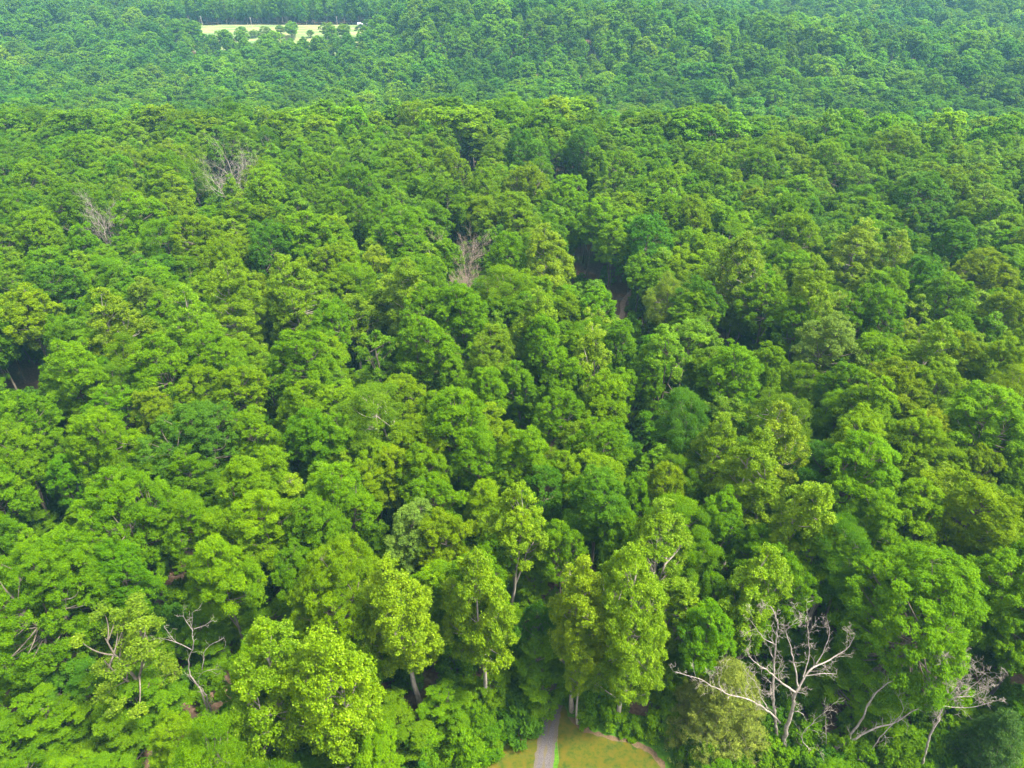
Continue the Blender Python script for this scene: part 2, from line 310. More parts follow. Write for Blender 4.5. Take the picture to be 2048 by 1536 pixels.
def grow_tree(kind, seed, lod=0, bark=None):
    sp = SPEC[kind]; rng = np.random.default_rng(seed); Rr, h, zb = sp['R'], sp['h'], sp['zb']
    zc0 = zb; zc1 = h - sp['rl'][0] * .9
    lobes = []; rad = []
    ph = rng.uniform(0, 6.28); ecc = rng.uniform(.8, 1.0); bump = rng.uniform(0, 6.28, 3)
    tries = 0
    while len(lobes) < sp['nl'] and tries < 6000:
        tries += 1
        t = rng.uniform(0, 1) ** .8; az = rng.uniform(0, 2 * math.pi); rl = rng.uniform(*sp['rl'])
        r = Rr * envelope(kind, t) * (1 + .2 * math.sin(2 * az + bump[0] + 2 * t) + .16 * math.sin(3 * az + bump[1] + 5 * t)) - rl * .75
        r = max(r, 0) * (rng.uniform(.82, 1.06) if rng.random() < .8 else rng.uniform(.2, .7))
        z = zc0 + t * (zc1 - zc0) + rng.normal() * .3
        if kind == 'layer': z = zc0 + round(t * 4) / 4 * (zc1 - zc0) + rng.normal() * .3
        p = np.array([r * math.cos(az), r * math.sin(az) * ecc, z])
        q = np.array([1, 1, .85])
        if all(np.linalg.norm((p - b) * q) > (rl + rb) * .62 for b, rb in zip(lobes, rad)):
            lobes.append(p); rad.append(rl)
    lobes = np.array(lobes); rad = np.array(rad); nl = len(lobes)
    out = lobes - np.array([0, 0, zc0 + .35 * (zc1 - zc0)]); out = norm(out * np.array([1, 1, .6]))
    # clumps on the upper and outer side of each lobe
    nc = sp['nc']; li = np.repeat(np.arange(nl), nc)
    d = rng.normal(size=(len(li), 3)); d = norm(norm(d) + .55 * out[li] + np.array([0, 0, .35]))
    fz = .45 if kind == 'layer' else .85
    C = lobes[li] + d * (rad[li] * rng.uniform(.6, 1.22, len(li)))[:, None] * np.array([1, 1, fz])
    C[:, 2] = np.maximum(C[:, 2], .35)
    rc = rng.uniform(*sp['rc'], len(li))
    lobv = rng.uniform(0, 1, nl)
    cv = np.clip(.5 * lobv[li] + .5 * rng.uniform(0, 1, len(li)), 0, 1)
    if lod == 0: V, lv = clump_leaves(rng, C, rc, sp['nv'], sp['ls'], sp['asp'], sp['up'], sp['jit'], sp['flat'], cv)
    elif lod == 1: V, lv = clump_leaves(rng, C, rc, max(14, sp['nv'] // 5), sp['ls'] * 2.2, sp['asp'], sp['up'], sp['jit'], sp['flat'], cv)
    else:
        sel = rng.random(len(C)) < .8
        V, lv = clump_leaves(rng, C[sel], rc[sel] * 1.1, 6, sp['ls'] * 3.4, .8, sp['up'], sp['jit'], sp['flat'], cv[sel])
    Q = np.arange(len(V)).reshape(-1, 4)
    crown = mesh_from('crown', V, Q, [MATS[sp['mat']]], attrs={'lv': ('FACE', 'FLOAT', lv)})
    # wood
    T = Tubes(); sides = (8, 5, 4) if lod == 0 else (5, 3, 3)
    if kind == 'bush':
        for k in range(0, nl):
            p0 = np.array([rng.normal() * .15, rng.normal() * .15, -.1]); T.add(curve_pts(p0, p0 * .5 + lobes[k] * .4 + [0, 0, .5], lobes[k], 5), np.linspace(.035, .012, 5), 4)
        return crown, T.mesh('trunk', bark or M_bark)
    topz = zc1 - .12 * h; k = 9
    zz = np.linspace(-.4, topz, k); wob = np.cumsum(rng.normal(size=(k, 2)) * .16, axis=0) * (zz[:, None] > 2)
    tp = np.stack([wob[:, 0], wob[:, 1], zz], -1); r0 = .011 * h + .06
    tr = r0 * (1 - .82 * (zz - zz[0]) / (topz - zz[0])); tr[0] *= 1.35
    T.add(tp, tr, sides[0])
    forks = []
    if kind != 'layer' and lod < 2:
        for _ in range(rng.integers(1, 4)):
            zf = rng.uniform(.28, .5) * h; b0 = np.array([np.interp(zf, zz, tp[:, 0]), np.interp(zf, zz, tp[:, 1]), zf]); az = rng.uniform(0, 6.28)
            tipf = np.array([math.cos(az) * Rr * .45, math.sin(az) * Rr * .45, h * rng.uniform(.68, .8)])
            cp = curve_pts(b0, b0 * .45 + tipf * .55 + np.array([math.cos(az), math.sin(az), -1]) * .5, tipf, 7)
            T.add(cp, np.linspace(r0 * .55, .05, 7), 6); forks.append(cp)
    for kk in range(nl):
        L = lobes[kk]; hd = math.hypot(L[0], L[1]); zs = np.clip(L[2] - hd * rng.uniform(.5, 1.1) - .5, zb * .55, topz * .97)
        b0 = np.array([np.interp(zs, zz, tp[:, 0]), np.interp(zs, zz, tp[:, 1]), zs])
        for f in forks:
            s = f[np.argmin(np.linalg.norm(f - L - [0, 0, -1.5], axis=1))]
            if np.linalg.norm(s - L) < np.linalg.norm(b0 - L): b0 = s
        mid = (b0 + L) / 2 + rng.normal(size=3) * .3 + np.array([L[0], L[1], 0]) * .06 - [0, 0, .1 * hd]
        T.add(curve_pts(b0, mid, L + [0, 0, .2], 6), np.linspace(.035 + .016 * np.linalg.norm(L - b0), .025, 6), sides[1])
        if lod == 0:
            for j in np.where(li == kk)[0][:7]:
                T.add(np.stack([L - [0, 0, .2], (L + C[j]) / 2 + rng.normal(size=3) * .12, C[j]]), [.03, .02, .01], 3)
    return crown, T.mesh('trunk', bark or M_bark)

def branch(rng, T, p, d, L, r, lev, spread=.75, up=.12, gnarl=.28, kids=(3, 5), shrink=.62, tips=None, minr=.012):
    n = 6 if lev > 0 else 4
    pts = [np.array(p, float)]; dd = norm(np.array(d, float)); st = L / (n - 1); dirs = []
    for i in range(n - 1):
        dd = norm(dd + rng.normal(size=3) * gnarl + np.array([0, 0, up])); dirs.append(dd); pts.append(pts[-1] + dd * st)
    pts = np.array(pts); r1 = max(r * .35, minr * .7); rad = np.linspace(r, r1, n)
    T.add(pts, rad, 6 if r > .08 else (4 if r > .03 else 3))
    if tips is not None: tips.append(pts[-1])
    if lev <= 0: return
    for _ in range(rng.integers(*kids)):
        k = rng.integers(1, n - 1) if lev > 0 else n - 1
        f = rng.random(); q = pts[k] * (1 - f) + pts[min(k + 1, n - 1)] * f
        side = rng.normal(size=3); side = norm(side - dirs[k - 1] * np.dot(side, dirs[k - 1]))
        nd = norm(dirs[k - 1] * (1 - spread * .5) + side * spread)
        branch(rng, T, q, nd, L * shrink * rng.uniform(.7, 1.15), max(rad[k] * .6, minr), lev - 1, spread, up, gnarl, kids, shrink, tips, minr)

def bare_tree_mesh(seed, h=14, r=.2, spread=.7, lev=3, fork=.45, n=6, up=.15, mat=None, fine=(4, 7)):
    rng = np.random.default_rng(seed); T = Tubes()
    zf = h * fork; tp = np.array([[0, 0, -.3], [rng.normal() * .15, rng.normal() * .15, zf * .5], [rng.normal() * .3, rng.normal() * .3, zf]])
    T.add(curve_pts(tp[0], tp[1], tp[2], 6), np.linspace(r * 1.2, r * .8, 6), 8)
    for k in range(n):
        az = k * 2.4 + rng.normal() * .3; el = rng.uniform(.5, 1.25)
        b0 = curve_pts(tp[0], tp[1], tp[2], 6)[rng.integers(3, 6)]
        branch(rng, T, b0, (math.cos(az) * math.cos(el), math.sin(az) * math.cos(el), math.sin(el)), (h - b0[2]) * rng.uniform(.55, .8), r * .5, lev, spread, up, .2, fine, .55)
    return T.mesh('trunk', mat or M_dead)

def conifer_meshes(seed, h, Rb, n_br, droop, leaf, lmat, zb=.06, nper=95):
    rng = np.random.default_rng(seed); T = Tubes(); P = []; 
    k = 9; zz = np.linspace(-.3, h, k); tp = np.stack([rng.normal(size=k) * .08, rng.normal(size=k) * .08, zz], -1); T.add(tp, np.linspace(.02 * h, .02, k), 7)
    CC = []; RC = []
    for i in range(n_br):
        f = zb + (1 - zb) * (i / n_br) ** .95; z = f * h * .98; L = Rb * (1 - f) ** .5 * rng.uniform(.65, 1.12) + .3; az = i * 2.399 + rng.normal() * .3
        e = np.array([math.cos(az) * L, math.sin(az) * L, z - droop * L + .15 * L]); b0 = np.array([0, 0, z])
        cp = curve_pts(b0, b0 * .5 + e * .5 + [0, 0, .28 * L], e, 7); T.add(cp, np.linspace(.045, .012, 7), 4)
        tdir = norm(e - b0); sd = norm(np.cross(tdir, [0, 0, 1]))
        for q in range(2, 7):
            m = 4
            for s in range(m):
                off = (rng.random() - .5) * 2 * (L * .34) * (1 - abs(q - 4) / 6)
                c0 = cp[q] + sd * off + rng.normal(size=3) * .12 - [0, 0, abs(off) * .35]
                CC.append(c0); RC.append(rng.uniform(.28, .5))
                if s < 2: T.add(np.stack([cp[q], c0]), [.014, .007], 3)
    CC = np.array(CC); RC = np.array(RC)
    V, lv = clump_leaves(rng, CC, RC, nper // 4, leaf, .16, .3, .8, .55)
    return mesh_from('crown', V, np.arange(len(V)).reshape(-1, 4), [lmat], attrs={'lv': ('FACE', 'FLOAT', lv)}), T.mesh('trunk', M_bark)

# the variants every tree is copied from; they live in collections of their own that are not part of the scene
LIB_C = bpy.data.collections.new('woodland_crowns'); LIB_W = bpy.data.collections.new('woodland_trunks')
VAR = []      # (kind, crown object, trunk object)
def variant(kind, seed, lod, bark=None):
    cm, wm = grow_tree(kind, seed, lod, bark)
    i = len(VAR)
    co = bpy.data.objects.new('woodland_crown.%03d' % (i + 100), cm); wo_ = bpy.data.objects.new('woodland_trunk.%03d' % (i + 100), wm)
    co.color = (0, 0, 0, 1); wo_.color = (0, 0, 0, 1)
    LIB_C.objects.link(co); LIB_W.objects.link(wo_); VAR.append((kind, lod, co, wo_))
for kind, cnt in (('round', 7), ('dense', 5), ('tulip', 6), ('feather', 4), ('layer', 3), ('sparse', 3), ('bush', 3), ('grand', 2), ('grandtulip', 3)):
    for k in range(cnt): variant(kind, 100 * len(kind) + 7 * k + 1, 0, M_palebark if kind in ('tulip', 'grandtulip') or (kind == 'feather' and k == 0) else M_bark)
for kind, cnt in (('round', 3), ('dense', 3), ('tulip', 2), ('feather', 2)):
    for k in range(cnt): variant(kind, 900 + 100 * len(kind) + 7 * k + 1, 1, M_palebark if kind == 'tulip' else M_bark)
for kind, cnt in (('round', 3), ('dense', 3), ('tulip', 1), ('feather', 1)):
    for k in range(cnt): variant(kind, 1900 + 100 * len(kind) + 7 * k + 1, 2, M_palebark if kind == 'tulip' else M_bark)
def pool(kind, lod): return [i for i, v in enumerate(VAR) if v[0] == kind and v[1] == lod]

# leaf colours (reflectance)
HUE = {
    'y': (.109, .200, .0005), 'b': (.088, .188, .0005), 'g': (.074, .166, .0008), 't': (.056, .148, .006), 'o': (.096, .176, .005),
    'p': (.124, .210, .002), 'k': (.044, .110, .0015), 'w': (.130, .205, .026), 'u': (.126, .195, .0008),
}
HUEWORD = {'y': 'yellow-green', 'b': 'bright green', 'g': 'mid green', 't': 'blue-green', 'o': 'olive green', 'p': 'pale glossy green', 'k': 'dark green', 'w': 'whitish green', 'u': 'golden green'}
KINDWORD = {'round': 'broad round-topped', 'dense': 'dense domed', 'tulip': 'tall oval-crowned', 'feather': 'fine-leaved feathery', 'layer': 'low spreading', 'sparse': 'open-crowned', 'grand': 'very broad domed', 'grandtulip': 'massive oval-crowned'}
KC = {'R': 'round', 'D': 'dense', 'T': 'tulip', 'F': 'feather', 'L': 'layer', 'S': 'sparse'}
# crowns as seen in the photo: x, y of the crown's middle, its width (px), leaf colour, habit
HEROES = """
1265 1215 185 p T;1160 1225 140 p T;1166 1318 66 p T;1480 1170 130 y T;1322 1112 125 p T;1085 1322 125 g L;1075 1248 62 t D;1420 1230 90 g R
1782 1212 275 b D;1985 1185 160 b D;2045 1285 130 b R;1722 1380 120 b L;1560 1172 120 g D;520 1395 180 y T;655 1365 190 y T
680 1190 205 y D;820 1215 150 p T;800 1095 105 w R;965 1225 150 p T;1015 1065 120 p T;900 1095 110 y R;775 1435 120 g L;890 1405 90 b L
760 1520 110 y D;60 1195 210 b R;160 1130 130 b R;240 1170 110 g R;262 1275 165 o S;450 1165 130 y R;270 1400 150 g L;85 1440 130 b L
350 1510 100 y R;20 1320 110 g L;60 860 120 b R;165 865 55 o F;230 885 150 y R;320 848 90 p D;395 885 180 t R;55 935 110 b R
130 925 80 b R;126 965 70 b R;235 1030 205 b R;390 1050 105 b R;445 1095 90 y R;475 995 110 y R;25 1060 100 g R;110 1130 120 b R
540 893 95 b R;620 885 90 g R;545 955 85 y R;700 865 80 o F;765 850 150 o F;805 895 62 b R;925 860 135 b R;960 940 100 b R
855 965 90 y R;540 1050 125 y R;690 1010 125 b R;640 1080 115 g R;870 1025 95 b R;1040 920 100 b R;1112 845 85 b R;1140 905 70 o D
1210 890 95 b R;1120 965 72 y R;1075 1010 90 t D;1190 1010 125 t R;1262 1010 80 b R;1332 990 85 u R;1425 905 92 y T;1480 965 125 p T
1365 855 120 t F;1550 925 115 p T;1605 1020 130 p T;1700 885 120 y R;1720 975 150 b R;1820 905 105 y R;1880 905 90 p R;1955 870 145 b R
1830 1050 125 y R;1935 1035 155 p R;1725 1065 115 b R;2010 1130 100 b R;2025 970 75 b R;1640 1112 70 t F;85 480 120 y R;30 430 90 b R
140 425 100 g R;285 440 85 b R;330 490 85 b F;400 480 120 y R;440 550 105 y R;535 500 105 t R;460 600 120 y T;600 585 125 y T
610 490 90 b R;62 640 95 u R;110 590 95 t R;155 590 65 y R;235 660 105 p T;130 775 115 b R;305 620 75 w R;390 650 130 y T
430 725 150 b R;340 765 120 b R;480 805 95 y R;400 800 90 y R;235 795 90 o F;600 740 120 b R;660 665 80 b R;690 430 90 b R
800 480 155 b R;760 440 90 b R;890 420 80 g R;815 580 130 y T;1010 445 145 y R;1010 530 100 b R;1112 510 125 p T;1218 490 65 b R
1290 490 110 t R;855 640 115 b R;930 640 105 b R;1010 600 125 b F;1072 655 95 p T;1145 640 62 y R;1205 660 85 p S;835 715 115 b R
760 710 90 b S;895 712 66 w S;980 725 105 o D;1090 712 100 b R;1195 725 85 p T;1335 725 110 b S;905 770 70 b R;970 795 82 b R
1052 790 72 b R;1130 775 80 b R;1205 805 90 y R;1275 745 80 g R;1330 612 75 w F;1480 545 130 y T;1395 612 82 t D;1600 480 110 y R
1560 435 90 b R;1690 500 120 p T;1640 600 125 y T;1770 520 95 p T;1735 595 90 b R;1820 570 110 t R;1850 400 130 t R;1965 555 115 u R
1890 620 85 g R;1925 495 85 t R;1640 700 112 w D;1600 655 80 b R;1740 655 130 g R;1530 745 80 b R;1465 760 100 b R;1755 730 90 b R
1680 775 80 b R;1790 800 105 u R;1720 835 105 y R;1880 725 90 y T;1865 790 95 y R;1550 845 110 o F;1910 690 80 b R;2005 645 85 u R
1985 745 95 y R;820 340 85 y R;905 345 75 y R;985 385 85 y R;1060 375 90 y R;1130 400 95 y R;1240 345 90 b R;1320 380 85 y R
1420 330 90 y R;1510 340 90 b R;1660 330 90 y R;1780 300 90 y R;620 350 90 y R;540 390 100 y R;330 360 80 b R;170 320 90 b R
70 380 110 y R;720 380 90 b R;1390 440 95 y R;1330 440 85 b R;1180 440 80 b R;960 250 60 b R;1040 300 70 t R;1070 320 75 t R;1165 300 70 t R
1500 1250 100 g R;1420 1280 110 b R;1130 1110 90 b R;985 1130 90 g R;1890 1230 110 b R;1500 1120 80 b R
1930 950 80 y R;380 980 90 g R;590 1180 90 g R;560 1250 110 g L;700 1500 110 g L;1450 1060 100 b R;1240 1080 90 b R
"""
heroes = [q.split() for line in HEROES.strip().split('\n') for q in line.split(';') if q.strip()]
HREF = {'round': 24.0, 'dense': 23, 'tulip': 28.0, 'feather': 22.0, 'layer': 11.5, 'sparse': 23.0, 'grand': 23.5, 'grandtulip': 28.0}
TREES = []                                    # dicts: x y z h w kind hue hero px py
rng = np.random.default_rng(7)
for q in heroes:
    px, py, wp = float(q[0]), float(q[1]), float(q[2]); hue, kind = q[3], KC[q[4]]
    h = HREF[kind]; wm = 9
    for _ in range(6):
        gzv = 0.0
        P = at_z(px, py, h * .72)
        for _k in range(3):
            gzv = float(gz(P[0], P[1])); P = at_z(px, py, gzv + h * .72)
        dep = project(P)[2][0]; wm = wp * dep / F
        if kind in ('round', 'dense') and wm > 12.5: kind = 'grand'
        if kind == 'tulip' and wm > 11: kind = 'grandtulip'
        h = HREF[kind] * np.clip(wm / (8.5 if kind != 'layer' else 8), .5, 1.25) ** .55
    TREES.append(dict(x=P[0], y=P[1], z=float(gz(P[0], P[1])), h=h * rng.uniform(.97, 1.03), w=wm * 1.03, kind=kind, hue=hue, hero=True))

# gaps through which the forest floor shows: x, y, half width, half height (px)
WINDOWS = [(45, 768, 45, 42), (1175, 530, 32, 34), (1243, 590, 22, 46), (925, 330, 16, 55), (1128, 345, 22, 30), (1140, 375, 22, 22), (90, 1290, 60, 40),
           (318, 1190, 22, 34), (1085, 1400, 30, 20), (1890, 480, 20, 40), (1325, 800, 50, 45), (1475, 690, 30, 30), (1055, 1245, 26, 30), (1560, 850, 14, 14),
           (420, 395, 14, 20), (590, 690, 16, 26), (235, 1340, 60, 24), (395, 1400, 30, 40), (30, 1350, 40, 40),
           (1680, 1450, 90, 60), (1840, 1440, 90, 70), (1450, 1400, 60, 70), (1580, 1400, 60, 90), (1060, 1440, 90, 60), (1300, 1440, 60, 50), (1200, 1500, 130, 45), (1000, 1520, 70, 35), (870, 1460, 50, 40),
           (1590, 1330, 110, 110), (1930, 1370, 70, 70), (455, 345, 34, 24), (205, 460, 24, 18), (935, 556, 38, 12), (930, 478, 14, 8), (1302, 655, 20, 30), (1475, 665, 26, 50), (1055, 860, 12, 30), (742, 725, 18, 34),
           (1732, 955, 40, 34), (1222, 240, 12, 14), (1425, 285, 16, 14), (105, 1025, 36, 40), (395, 1300, 40, 80), (1570, 690, 24, 20)]
def in_window(px, py, rp=0.0, rq=0.0, first=99):
    r = np.zeros(np.shape(px), bool)
    for a, b, u, v in WINDOWS[:first]:
        r |= ((px - a) / (u + rp)) ** 2 + ((py - b) / (v + rq)) ** 2 < 1
    return r
def poly_dist(P, line):
    d = np.full(len(P), 1e9)
    for a, b in zip(line[:-1], line[1:]):
        a = np.array(a[:2]); b = np.array(b[:2]); ab = b - a; t = np.clip(((P - a) @ ab) / (ab @ ab), 0, 1)
        d = np.minimum(d, np.linalg.norm(P - (a + t[:, None] * ab), axis=1))
    return d
LAWN = np.array(pxs([(900, 1640), (935, 1520), (985, 1490), (1030, 1455), (1070, 1395), (1130, 1385), (1165, 1420), (1250, 1442), (1320, 1478), (1375, 1530), (1400, 1640)]))
def inside(P, poly):
    x, y = P[:, 0], P[:, 1]; c_ = np.zeros(len(P), bool); j = len(poly) - 1
    for i in range(len(poly)):
        xi, yi = poly[i]; xj, yj = poly[j]
        c_ ^= ((yi > y) != (yj > y)) & (x < (xj - xi) * (y - yi) / (yj - yi + 1e-12) + xi); j = i
    return c_
def noise2(x, y, s, seed):
    r = np.random.default_rng(seed); v = 0
    for k in range(5):
        a = r.uniform(0, 6.28); f = r.uniform(.7, 1.6) / s; v = v + np.sin((x * math.cos(a) + y * math.sin(a)) * f * 6.28 + r.uniform(0, 6.28))
    return v / 5

def jitter_grid(y0, y1, step, seed, half=.80, extra=40):
    r = np.random.default_rng(seed); ys_ = np.arange(y0, y1, step * .87); out = []
    for i, y in enumerate(ys_):
        X = half * max(y, 60) + extra; x = np.arange(-X, X, step) + (step / 2 if i % 2 else 0)
        out.append(np.stack([x + r.normal(size=len(x)) * step * .24, np.full(len(x), y) + r.normal(size=len(x)) * step * .24], -1))
    return np.concatenate(out)
# fill the wood between the crowns listed above
HX = np.array([[t['x'], t['y'], t['w'] / 2] for t in TREES])
cand = jitter_grid(22, 300, 6.2, 21)
r = np.random.default_rng(5); cw = r.uniform(6.5, 11, len(cand))
dmin = np.min(np.linalg.norm(cand[:, None, :] - HX[None, :, :2], axis=2) - (HX[None, :, 2] + cw[:, None] / 2) * .58, axis=1)
ok = dmin > 0
cz = gz(cand[:, 0], cand[:, 1])
hh = np.clip(18 + .9 * (cw - 6.5) + r.normal(size=len(cw)) * 1.7, 14, 25)
pu, pv, pd = project(np.c_[cand, cz + hh * .72]); rp = cw / 2 * F / pd
ok &= ~in_window(pu, pv, rp * .8, rp * .9)
ok &= ~inside(cand, LAWN) & (poly_dist(cand, DRIVE) > 3.6)
# keep the front edge of the wood clear of tall crowns that would hide it
ok &= ~((cand[:, 1] < 53) & ((cand[:, 0] > 17) | (cand[:, 0] < -31)))
ok &= ~((cand[:, 1] < 58) & (np.abs(cand[:, 0] - 5) < 14)) & ~(cand[:, 1] < 36)
pool_k = np.array(['round', 'round', 'dense', 'tulip', 'feather', 'round', 'tulip', 'sparse', 'dense'])
for i in np.where(ok)[0]:
    y_, n_ = cand[i, 1], noise2(cand[i, 0], cand[i, 1], 90, 3) + r.normal() * .35
    hue = ('t' if n_ < -.95 else 'g' if n_ < -.5 else 'b' if n_ < .12 else 'y' if n_ < .66 else r.choice(['p', 'u', 'y', 'p']))
    k = r.choice(pool_k)
    TREES.append(dict(x=cand[i, 0], y=y_, z=float(cz[i]), h=hh[i], w=cw[i], kind=str(k), hue=str(hue), hero=False))

for t in TREES:
    cpt = np.array([t['x'], t['y'], t['z'] + t['h'] * .72]); u, v, d = project(cpt); t['u'], t['v'], t['d'] = float(u[0]), float(v[0]), float(d[0])
    t['rp'] = t['w'] / 2 * F / t['d']
def visible_in_frame(t): return -t['rp'] * .6 < t['u'] < 2048 + t['rp'] * .6 and t['v'] - t['rp'] * 1.6 < 1536 and t['v'] > 0
inf = [t for t in TREES if visible_in_frame(t)]
inf.sort(key=lambda t: -(t['rp'] * (1.15 if t['hero'] else 1.0)))
SOLO = inf[:300]; solo_ids = set(id(t) for t in SOLO)
REST = [t for t in TREES if id(t) not in solo_ids]

# ------------------------------------------------------------------ individual trees
def hue_colour(code, r, spread=.12):
    c0 = np.array(HUE[code]); g = r.uniform(1 - spread, 1 + spread)
    return c0 * g * (1 + r.normal(size=3) * np.array([.04, .03, .2]))
LAND = [  # landmarks for the labels: x, y, words
    (1590, 1340, 'the big grey dead tree'), (1930, 1350, 'the twiggy grey dead tree'), (1095, 1450, 'the gravel driveway'), (400, 1280, 'the bent dead trunk'),
    (100, 1030, 'the twisted dead tree with crooked limbs'), (1055, 850, 'the short pale snag'), (1302, 650, 'the antler-shaped bare tree'), (1475, 655, 'the dead tree with a broken top'), (205, 465, 'the pale bare tree'),
    (455, 350, 'the large bare tree'), (935, 560, 'the bare pinkish trees'), (1210, 560, 'the winding forest path'), (40, 770, 'the patch of brown ground'), (1560, 690, 'the white bare branches'),
    (1730, 960, 'the fan of bare branches'), (1440, 1410, 'the feathery olive conifer'), (765, 850, 'the pale feathery olive tree'), (1800, 1200, 'the large pale-topped dome tree'), (600, 1390, 'the pair of large leaning trees'),
    (925, 480, 'the thin reddish bare tree'), (1965, 555, 'the golden green tree'), (735, 720, 'the broken twisted snag'), (395, 890, 'the large blue-green tree'), (60, 640, 'the golden tree'),
    (1640, 700, 'the round whitish tree'), (930, 330, 'the dark gap in the canopy'),
]
def sector(dx, dy):
    if abs(dx) > 1.6 * abs(dy): return 'right of' if dx > 0 else 'left of'
    if abs(dy) > 1.6 * abs(dx): return 'straight below' if dy > 0 else 'straight above'
    return {(1, 1): 'down-right of', (1, -1): 'up-right of', (-1, 1): 'down-left of', (-1, -1): 'up-left of'}[(1 if dx > 0 else -1, 1 if dy > 0 else -1)]
ORD = ['nearest', 'second', 'third', 'fourth', 'fifth', 'sixth', 'seventh', 'eighth', 'ninth', 'tenth', 'eleventh', 'twelfth']
buckets = {}
for t in SOLO:
    dl = sorted(((t['u'] - a) ** 2 + (t['v'] - b) ** 2, i) for i, (a, b, s) in enumerate(LAND))
    d2, i = dl[0]
    if d2 < 20 ** 2: d2, i = dl[1]
    a, b, s = LAND[i]; sec = sector(t['u'] - a, t['v'] - b)
    size = 'very large ' if t['rp'] > 85 else 'small ' if t['w'] < 6.3 else ''
    buckets.setdefault((HUEWORD[t['hue']], KINDWORD[t['kind']], sec, s), []).append((d2, t))
for (hw, kw, sec, s), lst in buckets.items():
    lst.sort(key=lambda q: q[0])
    for k, (d2, t) in enumerate(lst):
        t['label'] = ('%s %s tree %s %s' % (hw, kw, sec, s)) if len(lst) == 1 else ('%s %s %s tree %s %s' % (ORD[k], hw, kw, sec, s))
def place(t, r, names=('broadleaf_tree', 'crown', 'trunk')):
    vi = r.choice(pool(t['kind'], 0)); _, _, co, wo_ = VAR[vi]; sp = SPEC[t['kind']]
    e = bpy.data.objects.new(names[0], None); e.empty_display_size = .5
    e.location = (t['x'], t['y'], t['z']); sw = t['w'] / (2 * sp['R']); q = r.uniform(.87, 1.13); e.scale = (sw * q, sw / q, t['h'] / sp['h'])
    e.rotation_euler = (r.normal() * .05, r.normal() * .05, r.uniform(0, 6.28)); link(e)
    a = co.copy(); a.name = names[1]; a.color = (*hue_colour(t['hue'], r, .08), 1); link(a, e)
    b = wo_.copy(); b.name = names[2]; link(b, e)
    return e
r = np.random.default_rng(77)
for t in SOLO:
    e = place(t, r); tag(e, t['label'], 'tree', 'broadleaf trees of the near wood')

# ------------------------------------------------------------------ the rest of the wood: one object that scatters the same trees
def scatter(name, P, idx, rot, scl, tint, label=None):
    me = bpy.data.meshes.new(name); n_ = len(P); me.vertices.add(n_); me.vertices.foreach_set('co', np.ascontiguousarray(P, np.float32).ravel())
    a = me.attributes.new('idx', 'INT', 'POINT'); a.data.foreach_set('value', np.ascontiguousarray(idx, np.int32))
    for nm, dt in (('rot', rot), ('scl', scl), ('tint', tint)):
        a = me.attributes.new(nm, 'FLOAT_VECTOR', 'POINT'); a.data.foreach_set('vector', np.ascontiguousarray(dt, np.float32).ravel())
    o = link(bpy.data.objects.new(name, me)); o.color = (0, 0, 0, 1)
    ng = bpy.data.node_groups.new(name, 'GeometryNodeTree')
    ng.interface.new_socket('Geometry', in_out='INPUT', socket_type='NodeSocketGeometry'); ng.interface.new_socket('Geometry', in_out='OUTPUT', socket_type='NodeSocketGeometry')
    nn, ll = ng.nodes, ng.links
    gi = nn.new('NodeGroupInput'); go = nn.new('NodeGroupOutput'); jn = nn.new('GeometryNodeJoinGeometry')
    def attr(nm, ty):
        q = nn.new('GeometryNodeInputNamedAttribute'); q.data_type = ty; q.inputs['Name'].default_value = nm; return q.outputs['Attribute']
    ai, ar, as_ = attr('idx', 'INT'), attr('rot', 'FLOAT_VECTOR'), attr('scl', 'FLOAT_VECTOR')
    for col_ in (LIB_C, LIB_W):
        ci = nn.new('GeometryNodeCollectionInfo'); ci.inputs['Collection'].default_value = col_; ci.inputs['Separate Children'].default_value = True; ci.inputs['Reset Children'].default_value = True
        ip = nn.new('GeometryNodeInstanceOnPoints'); ip.inputs['Pick Instance'].default_value = True
        ll.new(gi.outputs[0], ip.inputs['Points']); ll.new(ci.outputs[0], ip.inputs['Instance']); ll.new(ai, ip.inputs['Instance Index'])
        ll.new(ar, ip.inputs['Rotation']); ll.new(as_, ip.inputs['Scale']); ll.new(ip.outputs[0], jn.inputs[0])
    ll.new(jn.outputs[0], go.inputs[0])
    md = o.modifiers.new('scatter', 'NODES'); md.node_group = ng
    tag(o, label, kind='stuff')
    return o
def tint_of(hues, r):
    c_ = np.array([HUE[h] for h in hues]); n_ = len(c_)
    return np.clip(c_ * r.uniform(.85, 1.15, (n_, 1)) * (1 + r.normal(size=(n_, 3)) * np.array([.06, .03, .2])), .001, 1)
r = np.random.default_rng(99)
P, I, RT, SC, HU = [], [], [], [], []
for t in REST:
    vi = r.choice(pool(t['kind'], 0)); sp = SPEC[t['kind']]; sw = t['w'] / (2 * sp['R'])
    q = r.uniform(.87, 1.13); P.append((t['x'], t['y'], t['z'])); I.append(vi); RT.append((r.normal() * .05, r.normal() * .05, r.uniform(0, 6.28))); SC.append((sw * q, sw / q, t['h'] / sp['h'])); HU.append(t['hue'])
T1 = tint_of(HU, r)
far = np.concatenate([jitter_grid(300, 520, 8.2, 31, .78), jitter_grid(520, 1000, 10.2, 32, .78), jitter_grid(1000, 1500, 9.0, 33, .78)])
fz_ = gz(far[:, 0], far[:, 1]); fu, fv, fd = project(np.c_[far, fz_])
okf = ~field_mask(far[:, 0], far[:, 1])
okf &= ~((far[:, 0] / far[:, 1] > -.44) & (far[:, 0] / far[:, 1] < -.18) & (far[:, 1] > 600) & (far[:, 1] < 700) & (fv < 112))
far = far[okf]; fz_ = fz_[okf]; nF = len(far)
lod = np.where(far[:, 1] < 520, 1, 2)
kk = r.choice(['round', 'dense', 'tulip', 'feather'], nF, p=[.42, .28, .16, .14])
